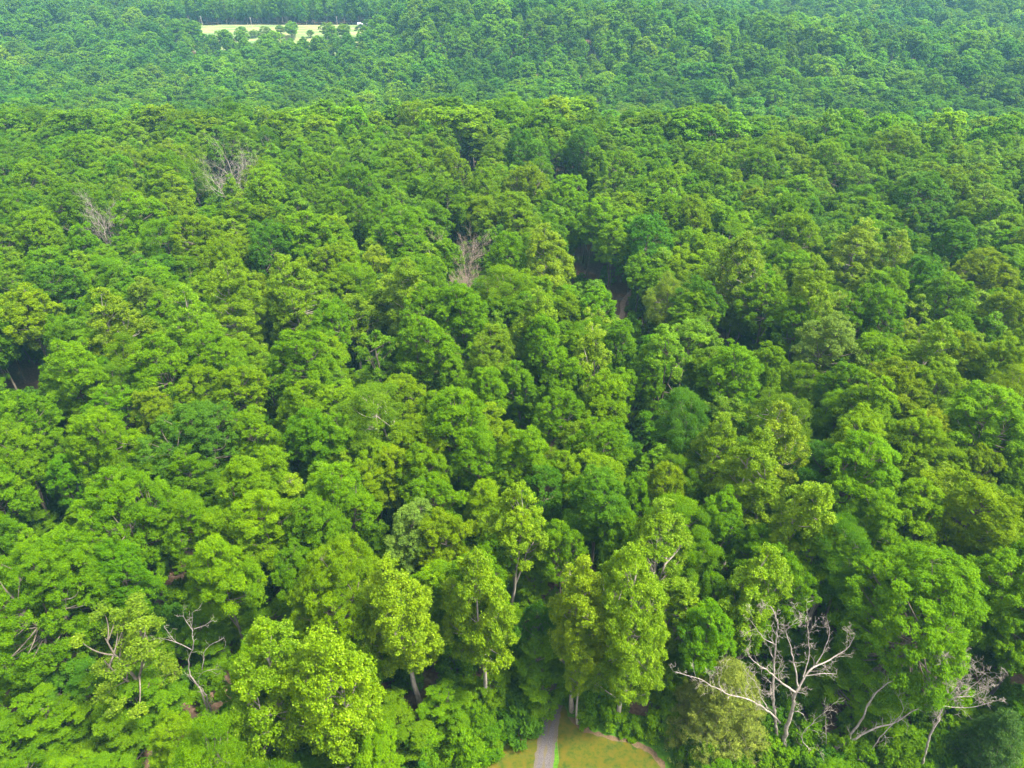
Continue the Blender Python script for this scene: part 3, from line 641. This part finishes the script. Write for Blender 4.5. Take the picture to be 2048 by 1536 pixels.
vi = np.array([r.choice(pool(str(k), int(q))) for k, q in zip(kk, lod)])
n_ = noise2(far[:, 0], far[:, 1], 150, 8) + r.normal(size=nF) * .4
n_ = n_ - .25 * (far[:, 1] > 345) + .35 * (far[:, 1] < 345)
hu = np.where(n_ < -.55, 't', np.where(n_ < .05, 'g', np.where(n_ < .5, 'b', 'y')))
fw = 8 + 10 * r.random(nF) ** 1.5; fh = np.clip(20 + .8 * (fw - 8) + r.normal(size=nF) * 3.0, 13, 31)
fw[kk == 'tulip'] *= .72
SR = np.array([SPEC[k]['R'] for k in kk]); SH = np.array([SPEC[k]['h'] for k in kk])
edge = (far[:, 1] > 795) & (far[:, 1] < 862) & (far[:, 0] / far[:, 1] > -.5) & (far[:, 0] / far[:, 1] < -.15)
fz_ = np.where(edge, fz_ - .42 * fh, fz_); fh = np.where(edge, fh * 1.4, fh)
fs = np.stack([fw / 2 / SR, fw / 2 / SR, fh / SH], -1)
fr = np.stack([r.normal(size=nF) * .03, r.normal(size=nF) * .03, r.uniform(0, 6.28, nF)], -1)
scatter('woodland', np.concatenate([np.array(P), np.c_[far, fz_]]), np.concatenate([np.array(I), vi]), np.concatenate([np.array(RT), fr]), np.concatenate([np.array(SC), fs]), np.concatenate([T1, tint_of(hu, r) * np.clip(1 + .3 * noise2(far[:, 0], far[:, 1], 110, 17) + .1 * r.normal(size=nF), .6, 1.45)[:, None]]),
        'unbroken canopy of distant green woodland rolling over the hills')

# undergrowth: bushes and saplings all over the forest floor
ug = jitter_grid(22, 290, 3.1, 55, .78, 20); r = np.random.default_rng(56)
uz = gz(ug[:, 0], ug[:, 1]); uu, uv, ud = project(np.c_[ug, uz + 1]); uu = uu + r.normal(size=len(ug)) * 9; uv = uv + r.normal(size=len(ug)) * 9
CLEAR = [at_z(1448, 1410, 8), at_z(1566, 1515), at_z(1690, 1490, 1), at_z(1760, 1470, 1), at_z(1845, 1545), at_z(425, 1458), at_z(1300, 1450)]
dc = np.min([np.linalg.norm(ug - c_[:2], axis=1) for c_ in CLEAR], axis=0)
ut, vt, _ = project(np.c_[ug, uz + 7]); isl = (r.random(len(ug)) < .34) & (poly_dist(ug, DRIVE) > 6) & (dc > 7) & ~in_window(ut, vt, 25, 25, 8)
oku = (dc > 1.6) & ~inside(ug, LAWN) & (poly_dist(ug, DRIVE) > 2.6) & (poly_dist(ug, PATH) > 2.2) & ~in_window(uu, uv, 14, 12, 8) & (r.random(len(ug)) < .62 + .3 * noise2(ug[:, 0], ug[:, 1], 30, 4))
ug = ug[oku]; uz = uz[oku]; isl = isl[oku]; nU = len(ug)
pb, pl = pool('bush', 0), pool('layer', 0)
ui = np.where(isl, r.choice(pl, nU), r.choice(pb, nU))
us = r.uniform(.6, 1.5, nU); usz = us * r.uniform(.8, 1.6, nU)
us = np.where(isl, r.uniform(.4, .78, nU), us); usz = np.where(isl, r.uniform(.4, .85, nU), usz)
uh = r.choice(['g', 'b', 'g', 'b', 't'], nU)
scatter('undergrowth', np.c_[ug, uz - .05], ui, np.stack([np.zeros(nU), np.zeros(nU), r.uniform(0, 6.28, nU)], -1), np.stack([us, us, usz], -1), tint_of(uh, r), 'bushes and saplings covering the floor of the wood')

# ------------------------------------------------------------------ dead trees
def tree_root(name, loc, label, group=None, cat='tree', rz=0, scale=1):
    e = bpy.data.objects.new(name, None); e.location = loc; e.rotation_euler = (0, 0, rz); e.scale = (scale,) * 3; e.empty_display_size = .5; link(e)
    return tag(e, label, cat, group)
def limb_tree(name, base, limbs, label, mat, seed, group='dead and bare trees', twig=.35, lev=2, y_base=None, kids=(2, 4), every=1):
    """limbs: [(r0, r1, [(px, py, dy), ...]), ...]; each node stands dy metres behind the plane of the base"""
    rg = np.random.default_rng(seed); B = at_z(base[0], base[1], 0); B[2] = float(gz(B[0], B[1]))
    if abs(B[2]) > .2:
        for _ in range(3): B = at_z(base[0], base[1], B[2]); B[2] = float(gz(B[0], B[1]))
    root = tree_root(name, tuple(B), label, group)
    for li_, (r0, r1, nodes) in enumerate(limbs):
        T = Tubes(); pts = np.array([at_y(a, b, B[1] + dy) for a, b, dy in nodes]) - B
        s = np.r_[0, np.cumsum(np.linalg.norm(np.diff(pts, axis=0), axis=1))]; n_ = max(5, int(s[-1] / .7)); q = np.linspace(0, s[-1], n_)
        P_ = np.stack([np.interp(q, s, pts[:, k]) for k in range(3)], -1)
        if n_ > 6:
            Pm = P_.copy(); Pm[1:-1] = (P_[:-2] + 2 * P_[1:-1] + P_[2:]) / 4; P_ = Pm
        P_[1:-1] += rg.normal(size=(n_ - 2, 3)) * .05
        rad = np.linspace(r0 * .88, r1 * .8, n_); T.add(P_, rad, 8 if r0 > .12 else 5)
        for k in range(max(1, int(n_ * .25)), n_, every):
            if twig > 0 and (li_ > 0 or k > n_ * .6):
                d_ = norm(P_[min(k + 1, n_ - 1)] - P_[k - 1]); sd = rg.normal(size=3); sd = norm(sd - d_ * (sd @ d_))
                branch(rg, T, P_[k], norm(d_ * .6 + sd * .8 + [0, 0, .2]), twig * rg.uniform(.6, 1.8) * 3.2, max(rad[k] * .4, .016), lev - 1 if k < n_ - 3 else lev, .8, .08, .3, kids, .6, minr=.013)
        link(bpy.data.objects.new('trunk' if li_ == 0 or r0 > .19 else 'limb', T.mesh('limb', mat)), root)
    return root
limb_tree('dead_tree', (1566, 1515), [
    (.36, .20, [(1566, 1496, 0), (1572, 1456, 0), (1584, 1424, 0), (1592, 1384, 0)]),
    (.24, .07, [(1556, 1492, .5), (1550, 1440, .8), (1546, 1382, 1), (1548, 1330, 1.5), (1552, 1285, 1.5), (1556, 1240, 1.2), (1541, 1213, 1)]),
    (.15, .035, [(1590, 1384, 0), (1562, 1366, -.5), (1540, 1344, -1), (1510, 1324, -1.6), (1497, 1312, -2)]),
    (.16, .03, [(1592, 1384, 0), (1604, 1358, .5), (1628, 1334, 1), (1652, 1324, 1.5), (1682, 1306, 2), (1705, 1288, 2), (1708, 1268, 2)]),
    (.09, .03, [(1610, 1352, .5), (1640, 1346, .2), (1673, 1348, 0)]),
    (.12, .03, [(1596, 1372, 0), (1588, 1325, .6), (1582, 1298, 1), (1571, 1262, 1.2), (1598, 1240, 1)]),
    (.09, .03, [(1606, 1354, .5), (1620, 1310, 1.4), (1618, 1272, 2), (1612, 1234, 2.4)]),
    (.08, .03, [(1632, 1328, 1), (1651, 1298, 1.6), (1662, 1262, 2), (1655, 1240, 2)]),
    (.15, .03, [(1560, 1446, .5), (1548, 1432, -.4), (1526, 1414, -1.2), (1498, 1398, -1.8), (1458, 1389, -2.4), (1420, 1369, -3), (1386, 1353, -3.4), (1352, 1344, -3.8)]),
    (.07, .025, [(1535, 1418, -.5), (1520, 1388, -.4), (1515, 1370, -.2), (1490, 1340, 0)]),
    (.07, .025, [(1450, 1388, -2.4), (1440, 1372, -2.5), (1438, 1352, -2.6)]),
    (.06, .02, [(1552, 1290, 1.2), (1530, 1280, 1), (1500, 1240, .8)]),
], 'big grey dead tree with forked trunk and long bare limbs near the bottom', M_dead, 3, twig=.33, lev=3)
limb_tree('dead_tree', (1640, 1530), [
    (.24, .06, [(1625, 1512, 0), (1662, 1500, .3), (1700, 1470, .8), (1724, 1440, 1.2), (1740, 1402, 1.6), (1757, 1380, 2), (1785, 1362, 2.2)]),
    (.20, .03, [(1650, 1512, 0), (1700, 1482, -.4), (1750, 1456, -.6), (1790, 1446, -.6), (1830, 1420, -.2), (1856, 1404, 0), (1882, 1396, .2)]),
    (.09, .03, [(1738, 1506, -.6), (1765, 1470, -.4), (1785, 1448, 0), (1812, 1418, .4), (1800, 1400, .6)]),
    (.08, .025, [(1632, 1510, 0), (1610, 1490, -.2), (1600, 1470, 0), (1640, 1430, .3), (1655, 1420, .5)]),
    (.07, .025, [(1640, 1512, 0), (1640, 1500, -1), (1650, 1530, -2)]),
    (.05, .02, [(1655, 1500, 0), (1652, 1470, .2), (1652, 1430, .3)]),
    (.05, .02, [(1700, 1512, -.5), (1725, 1520, -1), (1735, 1540, -1.4)]),
], 'low leaning dead tree whose brown limbs reach right over the bushes', M_dead, 5, twig=.36, lev=2)
limb_tree('dead_tree', (1845, 1545), [
    (.20, .10, [(1842, 1534, 0), (1852, 1500, 0), (1860, 1466, .2), (1878, 1436, .4), (1890, 1405, .6)]),
    (.09, .02, [(1890, 1405, .6), (1896, 1375, .8), (1888, 1345, 1), (1895, 1322, 1)]),
    (.09, .02, [(1890, 1405, .6), (1910, 1380, .8), (1925, 1350, 1.2), (1930, 1325, 1.4)]),
    (.09, .02, [(1890, 1405, .6), (1925, 1385, .4), (1955, 1365, .6), (1972, 1345, .6)]),
    (.07, .02, [(1888, 1412, .6), (1925, 1419, .2), (1960, 1412, 0), (1990, 1402, 0)]),
    (.06, .02, [(1888, 1405, .6), (1870, 1380, 1), (1872, 1350, 1.2)]),
    (.06, .02, [(1900, 1395, .6), (1945, 1392, 1), (1975, 1378, 1.3)]),
], 'twiggy grey dead tree with mossy trunk and fan of fine branches', M_dead, 8, twig=.42, lev=3, kids=(3, 5))
limb_tree('dead_tree', (425, 1458), [
    (.20, .10, [(422, 1460, 0), (412, 1410, .3), (402, 1378, .5), (380, 1350, .8)]),
    (.16, .08, [(428, 1456, 0), (425, 1430, .2), (416, 1400, .4), (404, 1375, .6)]),
    (.10, .03, [(380, 1352, .8), (376, 1320, 1), (388, 1290, 1), (382, 1260, 1.2), (384, 1226, 1.2)]),
    (.06, .02, [(386, 1262, 1.1), (372, 1240, 1), (366, 1222, 1)]),
    (.06, .02, [(388, 1258, 1.1), (410, 1250, 1), (428, 1240, 1)]),
    (.07, .02, [(384, 1300, 1), (352, 1285, .5), (338, 1270, .3), (328, 1254, .2)]),
    (.05, .02, [(352, 1285, .5), (332, 1278, .2), (322, 1276, 0)]),
    (.06, .02, [(404, 1340, .8), (408, 1300, 1), (432, 1284, 1.2), (448, 1276, 1.2)]),
    (.05, .02, [(396, 1375, .4), (400, 1345, .2), (430, 1338, 0), (456, 1340, 0)]),
], 'bent dead tree with twin trunk and white upper branches at lower left', M_dead, 12, twig=.25, lev=1)
limb_tree('dead_tree', (112, 1075), [
    (.16, .08, [(114, 1078, 0), (118, 1062, 0), (117, 1046, .3)]),
    (.09, .03, [(117, 1048, .3), (108, 1040, .2), (92, 1022, .4), (95, 1000, .6), (90, 985, .6), (108, 988, .8)]),
    (.08, .02, [(116, 1048, .3), (100, 1046, 0), (84, 1048, -.3), (72, 1047, -.4)]),
    (.08, .02, [(118, 1048, .3), (132, 1028, .8), (146, 1014, 1), (156, 995, 1.2), (158, 980, 1.2)]),
    (.05, .02, [(94, 1020, .4), (80, 1025, .1), (76, 1024, 0)]),
], 'twisted dead tree with crooked silvery limbs over a dark hollow', M_dead, 15, twig=.2, lev=1)
limb_tree('dead_tree', (1052, 900), [
    (.15, .07, [(1052, 902, 0), (1054, 880, 0), (1057, 850, 0), (1060, 838, 0)]),
    (.06, .02, [(1057, 856, 0), (1052, 845, -.2), (1053, 838, -.2)]),
    (.06, .02, [(1058, 855, 0), (1068, 842, .3), (1073, 836, .3)]),
], 'short pale snag forked at the top between bright green crowns', M_dead, 18, twig=.12, lev=1)
limb_tree('dead_tree', (1302, 690), [
    (.17, .10, [(1303, 700, 0), (1303, 680, 0), (1301, 668, 0)]),
    (.09, .03, [(1301, 670, 0), (1294, 655, 0), (1292, 640, .3), (1291, 628, .3)]),
    (.08, .03, [(1301, 670, 0), (1292, 662, 0), (1285, 648, -.2), (1284, 640, -.2)]),
    (.10, .03, [(1303, 670, 0), (1312, 658, .3), (1311, 640, .5), (1306, 637, .5)]),
    (.09, .03, [(1304, 671, 0), (1316, 657, .5), (1327, 644, .6)]),
], 'antler-shaped bare white tree standing above bright green crowns', M_dead, 20, twig=.1, lev=0)
limb_tree('dead_tree', (1466, 718), [
    (.22, .12, [(1458, 718, 0), (1456, 680, 0), (1462, 640, 0), (1466, 610, 0), (1464, 585, 0)]),
    (.11, .03, [(1460, 645, 0), (1472, 615, .3), (1478, 585, .5)]),
    (.14, .06, [(1470, 718, -.5), (1470, 695, -.5), (1478, 665, -.4), (1486, 642, -.4)]),
    (.05, .02, [(1474, 680, -.4), (1484, 664, -.2), (1500, 652, 0)]),
    (.05, .02, [(1478, 668, -.4), (1470, 655, -.6), (1464, 652, -.7)]),
], 'dark-stemmed dead tree beside a pale trunk with a broken top', M_deadbrown, 22, twig=.2, lev=1)
limb_tree('dead_tree', (1575, 712), [
    (.13, .06, [(1574, 716, 0), (1574, 700, 0), (1572, 692, 0)]),
    (.06, .02, [(1573, 692, 0), (1560, 684, -.3), (1548, 676, -.4)]), (.06, .02, [(1574, 692, 0), (1584, 680, .3), (1590, 668, .4)]),
    (.05, .02, [(1572, 696, 0), (1556, 692, -.3), (1545, 694, -.5)]), (.05, .02, [(1573, 694, 0), (1576, 680, 0), (1580, 672, 0)]),
], 'small dead tree with white bare branches beside the round whitish tree', M_dead, 24, twig=.2, lev=1)
limb_tree('dead_tree', (1735, 1010), [
    (.16, .07, [(1722, 1010, 0), (1716, 985, 0), (1712, 965, 0)]),
    (.06, .02, [(1712, 968, 0), (1702, 950, 0), (1690, 938, 0)]), (.06, .02, [(1713, 966, 0), (1710, 945, .2), (1706, 926, .3)]),
    (.07, .02, [(1726, 990, 0), (1736, 960, .3), (1742, 932, .5)]), (.06, .02, [(1728, 972, 0), (1748, 950, .3), (1758, 940, .5)]),
    (.05, .02, [(1730, 978, 0), (1755, 962, .2), (1768, 955, .3)]), (.05, .02, [(1730, 992, 0), (1760, 994, .3), (1782, 993, .3)]),
], 'fan of bare branches rising out of a green crown at right', M_dead, 26, twig=.2, lev=1, every=2)
limb_tree('dead_tree', (738, 760), [
    (.15, .08, [(758, 765, 0), (755, 745, 0), (748, 728, 0)]),
    (.08, .03, [(748, 730, 0), (746, 705, 0), (738, 685, 0)]), (.07, .02, [(747, 728, 0), (752, 706, .2), (750, 690, .3)]),
    (.06, .02, [(748, 735, 0), (728, 712, -.4), (722, 706, -.4)]), (.06, .02, [(756, 748, 0), (768, 762, -.5), (772, 772, -1)]),
], 'broken twisted snag with a crooked fork in the middle of the wood', M_dead, 28, twig=.16, lev=1)
limb_tree('dead_tree', (160, 1380), [
    (.13, .05, [(205, 1350, 1), (190, 1340, .8), (178, 1338, .5)]),
    (.05, .02, [(190, 1338, .6), (160, 1352, 0), (138, 1364, -.4)]), (.05, .02, [(196, 1345, .7), (170, 1365, 0), (156, 1382, -.4)]),
    (.05, .02, [(192, 1336, .7), (165, 1340, .3), (142, 1336, 0)]), (.05, .02, [(198, 1348, .6), (175, 1352, .2), (150, 1366, -.2)]),
], 'drooping bundle of white dead branches over dark ground at lower left', M_dead, 30, twig=.22, lev=1)
def bare(px, py, htm, seed, label, mat=M_dead, n=7, lev=3, spread=.65, fork=.4, rad=.18, group='dead and bare trees', rise=0.0, cf=.62):
    me = bare_tree_mesh(seed, htm, rad, spread, lev, fork, n, mat=mat)
    B = at_z(px, py, htm * cf); 
    for _ in range(3): g = float(gz(B[0], B[1])); B = at_z(px, py, g + rise + htm * cf)
    root = tree_root('dead_tree', (B[0], B[1], g - .1), label, group)
    if rise: root.scale = (1, 1, 1)
    o = link(bpy.data.objects.new('trunk', me), root)
    return root
bare(455, 350, 29, 41, 'large bare tree with spreading pale limbs at upper left', n=9, rad=.3, fork=.35)
bare(205, 465, 27, 42, 'pale bare tree with fine twigs above bright crowns at left', n=9, rad=.26, fork=.45)
bare(905, 556, 19, 43, 'leftmost of the bare pinkish trees in the middle', M_deadbrown, n=7, rad=.14, fork=.6, cf=.9)
bare(935, 552, 20, 44, 'tallest of the bare pinkish trees in the middle', M_deadbrown, n=8, rad=.15, fork=.6, cf=.86)
bare(962, 558, 19, 45, 'rightmost of the bare pinkish trees in the middle', M_deadbrown, n=6, rad=.13, fork=.6, cf=.9)
bare(930, 482, 24, 46, 'thin reddish bare tree behind the pinkish bare trees', M_deadbrown, n=7, rad=.13, fork=.6, cf=.9)
bare(1222, 240, 27, 47, 'bare brown tree standing near the crest behind the dark gap', M_deadbrown, n=6, lev=2, rad=.2)
bare(1425, 285, 27, 48, 'pale bare tree on the right side near the crest', n=6, lev=2, rad=.2)
bare(1480, 245, 24, 61, 'thin bare tree farther right near the crest', n=5, lev=2, rad=.2)
for i_, (px, py, ht) in enumerate([(1096, 112, 27), (795, 118, 27), (808, 122, 24), (872, 158, 26), (855, 165, 22), (1716, 110, 27), (1460, 80, 28), (440, 235, 26), (1205, 118, 22), (540, 262, 20), (1630, 130, 22), (1452, 178, 24)]):
    bare(px, py, ht, 70 + i_, ['white snag standing alone in the far wood near the top middle', 'left one of the two thin white snags in the far wood', 'right one of the two thin white snags in the far wood',
        'forked grey snag below the two thin white snags', 'small snag left of the forked grey snag', 'forked pale snag in the far wood at upper right', 'bare-stemmed tree near the top right', 'bare grey stem at the left crest',
        'bare tree right of the lone white snag', 'short bare snag behind the large bare tree', 'small pale snag left of the forked pale snag', 'bare tree at the foot of the far slope', 'brownish bare tree near the top beyond the field'][i_], n=4, lev=2, rad=.24, fork=.6, group='dead and bare trees')

# ------------------------------------------------------------------ conifers and shrubs in front
def conifer(px, py, h, Rb, hue, seed, label, n_br=70, droop=.35, leaf=.34, nper=110):
    cm, wm = conifer_meshes(seed, h, Rb, n_br, droop, leaf, M_needle, nper=nper)
    B = at_z(px, py, h * .5); e = tree_root('conifer_tree', (B[0], B[1], 0), label, 'conifers at the edge of the wood')
    a = link(bpy.data.objects.new('crown', cm), e); a.color = (*hue, 1); link(bpy.data.objects.new('trunk', wm), e)
conifer(1448, 1410, 16, 7.2, (.150, .195, .025), 5, 'feathery olive conifer left of the big grey dead tree', 230, .5, .34, 170)
conifer(1985, 1490, 13, 4.4, (.030, .085, .012), 6, 'dark green conifer with flat drooping sprays at lower right', 120, .6, .3, 150)
SHR = [(1035, 1432, 110, 't', 'large glossy dark shrub left of the gravel driveway'), (975, 1485, 80, 'g', 'rounded shrub at the left edge of the lawn'), (1175, 1420, 60, 'b', 'small bright shrub right of the driveway mouth'),
       (1225, 1425, 70, 'b', 'bright shrub at the foot of the thick pale trunk'), (1330, 1440, 95, 'b', 'broad bright shrub at the far corner of the lawn'), (1385, 1490, 80, 'g', 'mid green shrub at the right end of the lawn'),
       (1540, 1512, 95, 'b', 'bluish bush under the big grey dead tree'), (1600, 1525, 100, 'b', 'bright bush right of the one under the dead tree'), (1480, 1525, 70, 'g', 'low bush below the olive conifer'),
       (1720, 1530, 90, 'g', 'bush under the low leaning dead tree'), (1800, 1490, 90, 'b', 'yellowish bush between the two dead trees at the bottom'), (1990, 1530, 90, 'b', 'bright bush in the bottom right corner'),
       (915, 1510, 80, 'y', 'yellowish shrub left of the lawn'), (870, 1470, 90, 'b', 'leafy shrub below the forked pale trunks'), (1120, 1385, 40, 'g', 'small shrub where the drive enters the wood'), (1270, 1455, 50, 'g', 'low shrub on the lush grass verge'),
       (1880, 1500, 90, 'g', 'dark bush at the foot of the twiggy dead tree'), (960, 1440, 80, 'g', 'shrub at the foot of the twin pale trunks')]
r = np.random.default_rng(12)
for px, py, wp, hue, lab in SHR:
    B = at_z(px, py, 1.2); dep = project(B)[2][0]; wm = wp * dep / F
    t = dict(x=B[0], y=B[1], z=-.05, h=min(wm * .75, 4.2), w=wm, kind='bush', hue=hue)
    e = place(t, r, ('shrub', 'foliage', 'stem')); tag(e, lab, 'shrub', 'shrubs round the lawn')

# ------------------------------------------------------------------ far field: trees, poles, shed
r = np.random.default_rng(13)
def field_spot(px, py, dz=0.0):
    d = ray(px, py)
    for y in np.arange(560, 900, .5):
        P_ = np.array([0, 0, H]) + d * y / d[1]
        if P_[2] < gz(P_[0], P_[1]) + dz: return P_
    return P_
for px, py, wp, hp, hue, kind, lab in [(372, 84, 60, 34, 'g', 'dense', 'big round tree standing alone at the left of the far field'), (335, 80, 28, 20, 'g', 'round', 'small tree left of the big round field tree'),
        (583, 78, 34, 26, 'b', 'round', 'small round tree in the middle of the far field'), (563, 70, 20, 14, 'b', 'round', 'low round tree touching the middle field tree'), (485, 80, 24, 20, 'g', 'dense', 'left tree of the hedge row crossing the field'),
        (510, 76, 20, 12, 'o', 'feather', 'brownish low tree in the hedge row crossing the field'), (532, 72, 24, 14, 'o', 'feather', 'right tree of the hedge row crossing the field'), (430, 88, 20, 14, 'g', 'round', 'small tree below the left part of the field'),
        (456, 92, 18, 14, 'k', 'dense', 'small dark tree below the middle of the field'), (623, 76, 14, 12, 'g', 'dense', 'tiny round bush tree right of the middle field tree'), (660, 80, 34, 26, 'y', 'round', 'yellow-green tree below the right part of the field'),
        (690, 80, 34, 24, 'b', 'round', 'bright tree beside the yellow-green tree below the field'), (745, 78, 44, 28, 'k', 'dense', 'dark round tree at the right end of the far field')]:
    P_ = field_spot(px, py); k = P_[1] / 1.109 * 1.2 / F
    e = place(dict(x=P_[0], y=P_[1], z=float(gz(P_[0], P_[1])) - .45 * hp * k, h=hp * k * 1.45, w=wp * k * .85, kind=kind, hue=hue), r); tag(e, lab, 'tree', 'trees round the far field')
M_pole = noise_material('weathered_pole', [(.3, (.18, .15, .12)), (.7, (.34, .30, .26))], (3, 3, 1), rough=.8)
M_metal = noise_material('grey_metal', [(.3, (.3, .31, .32)), (.7, (.45, .46, .47))], (3, 3, 3), rough=.5)
def box(T, x0, y0, z0, x1, y1, z1):
    v = np.array([[x0, y0, z0], [x1, y0, z0], [x1, y1, z0], [x0, y1, z0], [x0, y0, z1], [x1, y0, z1], [x1, y1, z1], [x0, y1, z1]], float)
    q = np.array([[0, 3, 2, 1], [4, 5, 6, 7], [0, 1, 5, 4], [1, 2, 6, 5], [2, 3, 7, 6], [3, 0, 4, 7]]) + T.n; T.V.append(v); T.Q.append(q); T.n += 8
for px, py, ht, lean, lab in [(407, 55, 10.5, -.10, 'tall leaning pole at the left of the far field'), (505, 57, 10.5, -.07, 'tall pole in front of the tree line above the hedge row'), (675, 52, 9, -.02, 'pole with a white cap at the right of the far field'),
                              (497, 57, 5, 0, 'short post just left of the second tall pole'), (333, 50, 7, -.05, 'thin pole at the far left corner of the field')]:
    P_ = field_spot(px, py); e = tree_root('utility_pole', (P_[0], P_[1], float(gz(P_[0], P_[1])) + .1), lab, 'poles along the far field', 'pole'); e.rotation_euler = (0, lean, 0)
    T = Tubes(); T.add(np.array([[0, 0, -.3], [0, 0, ht * .5], [0, 0, ht]]), [.2, .17, .13], 8); link(bpy.data.objects.new('post', T.mesh('post', M_pole)), e)
    if ht > 6:
        T = Tubes(); box(T, -.9, -.08, ht - .75, .9, .08, ht - .6); link(bpy.data.objects.new('crossarm', T.mesh('crossarm', M_pole)), e)
        T = Tubes(); T.add(np.array([[.28, 0, ht - 2.3], [.28, 0, ht - 1.3]]), [.22, .22], 8); link(bpy.data.objects.new('transformer', T.mesh('transformer', M_metal)), e)
P_ = field_spot(727, 56); gzv = float(gz(P_[0], P_[1])); e = tree_root('shed', (P_[0], P_[1], gzv), 'small grey shed with white trim beside the far field', None, 'shed')
M_wall = noise_material('grey_boards', [(.3, (.16, .17, .18)), (.7, (.26, .27, .28))], (1, 1, 6), rough=.9); M_white = noise_material('white_paint', [(.3, (.68, .68, .68)), (.7, (.8, .8, .8))], (2, 2, 2), rough=.6)
M_roof = noise_material('roof_metal', [(.3, (.22, .23, .25)), (.7, (.33, .34, .36))], (1, 1, 1), rough=.5)
T = Tubes(); box(T, -5, -3, -.5, 5, 3, 3.2); link(bpy.data.objects.new('wall', T.mesh('wall', M_wall)), e).data.polygons.foreach_set('use_smooth', [False] * 6)
T = Tubes(); T.V.append(np.array([[-5.5, -3.6, 3.1], [5.5, -3.6, 3.1], [5.5, 0, 5.2], [-5.5, 0, 5.2], [5.5, 3.6, 3.1], [-5.5, 3.6, 3.1]], float)); T.Q.append(np.array([[0, 1, 2, 3], [3, 2, 4, 5], [0, 5, 4, 1]])); T.n = 6
link(bpy.data.objects.new('roof', T.mesh('roof', M_roof)), e)
for nm, bx in (('door', (-1.2, -3.06, 0, .2, -3.003, 2.3)), ('window', (1.6, -3.06, 1.1, 3, -3.003, 2.2)), ('corner_post', (4.9, -3.08, -.4, 5.08, -2.9, 3.15)), ('corner_post', (-5.08, -3.08, -.4, -4.9, -2.9, 3.15)), ('eaves_board', (-5.5, -3.75, 3.0, 5.5, -3.61, 3.3))):
    T = Tubes(); box(T, *bx); link(bpy.data.objects.new(nm, T.mesh(nm, M_white)), e)

# ------------------------------------------------------------------ air
T = Tubes(); box(T, -1900, -70, -48, 1900, 2300, 96)
m, t_, n, l = new_mat('haze'); pv_ = N(n, 'ShaderNodeVolumePrincipled'); pv_.inputs['Color'].default_value = (.24, .58, .80, 1); pv_.inputs['Density'].default_value = .000115; pv_.inputs['Anisotropy'].default_value = 0.0
o = N(n, 'ShaderNodeOutputMaterial'); l.new(pv_.outputs[0], o.inputs['Volume'])
hz = link(bpy.data.objects.new('haze', mesh_from('haze', T.V[0], T.Q[0], [m]))); tag(hz, kind='stuff')
print('SOLO', len(SOLO), 'heroes', sum(t['hero'] for t in SOLO), 'rest', len(REST), 'far', nF, 'under', nU)
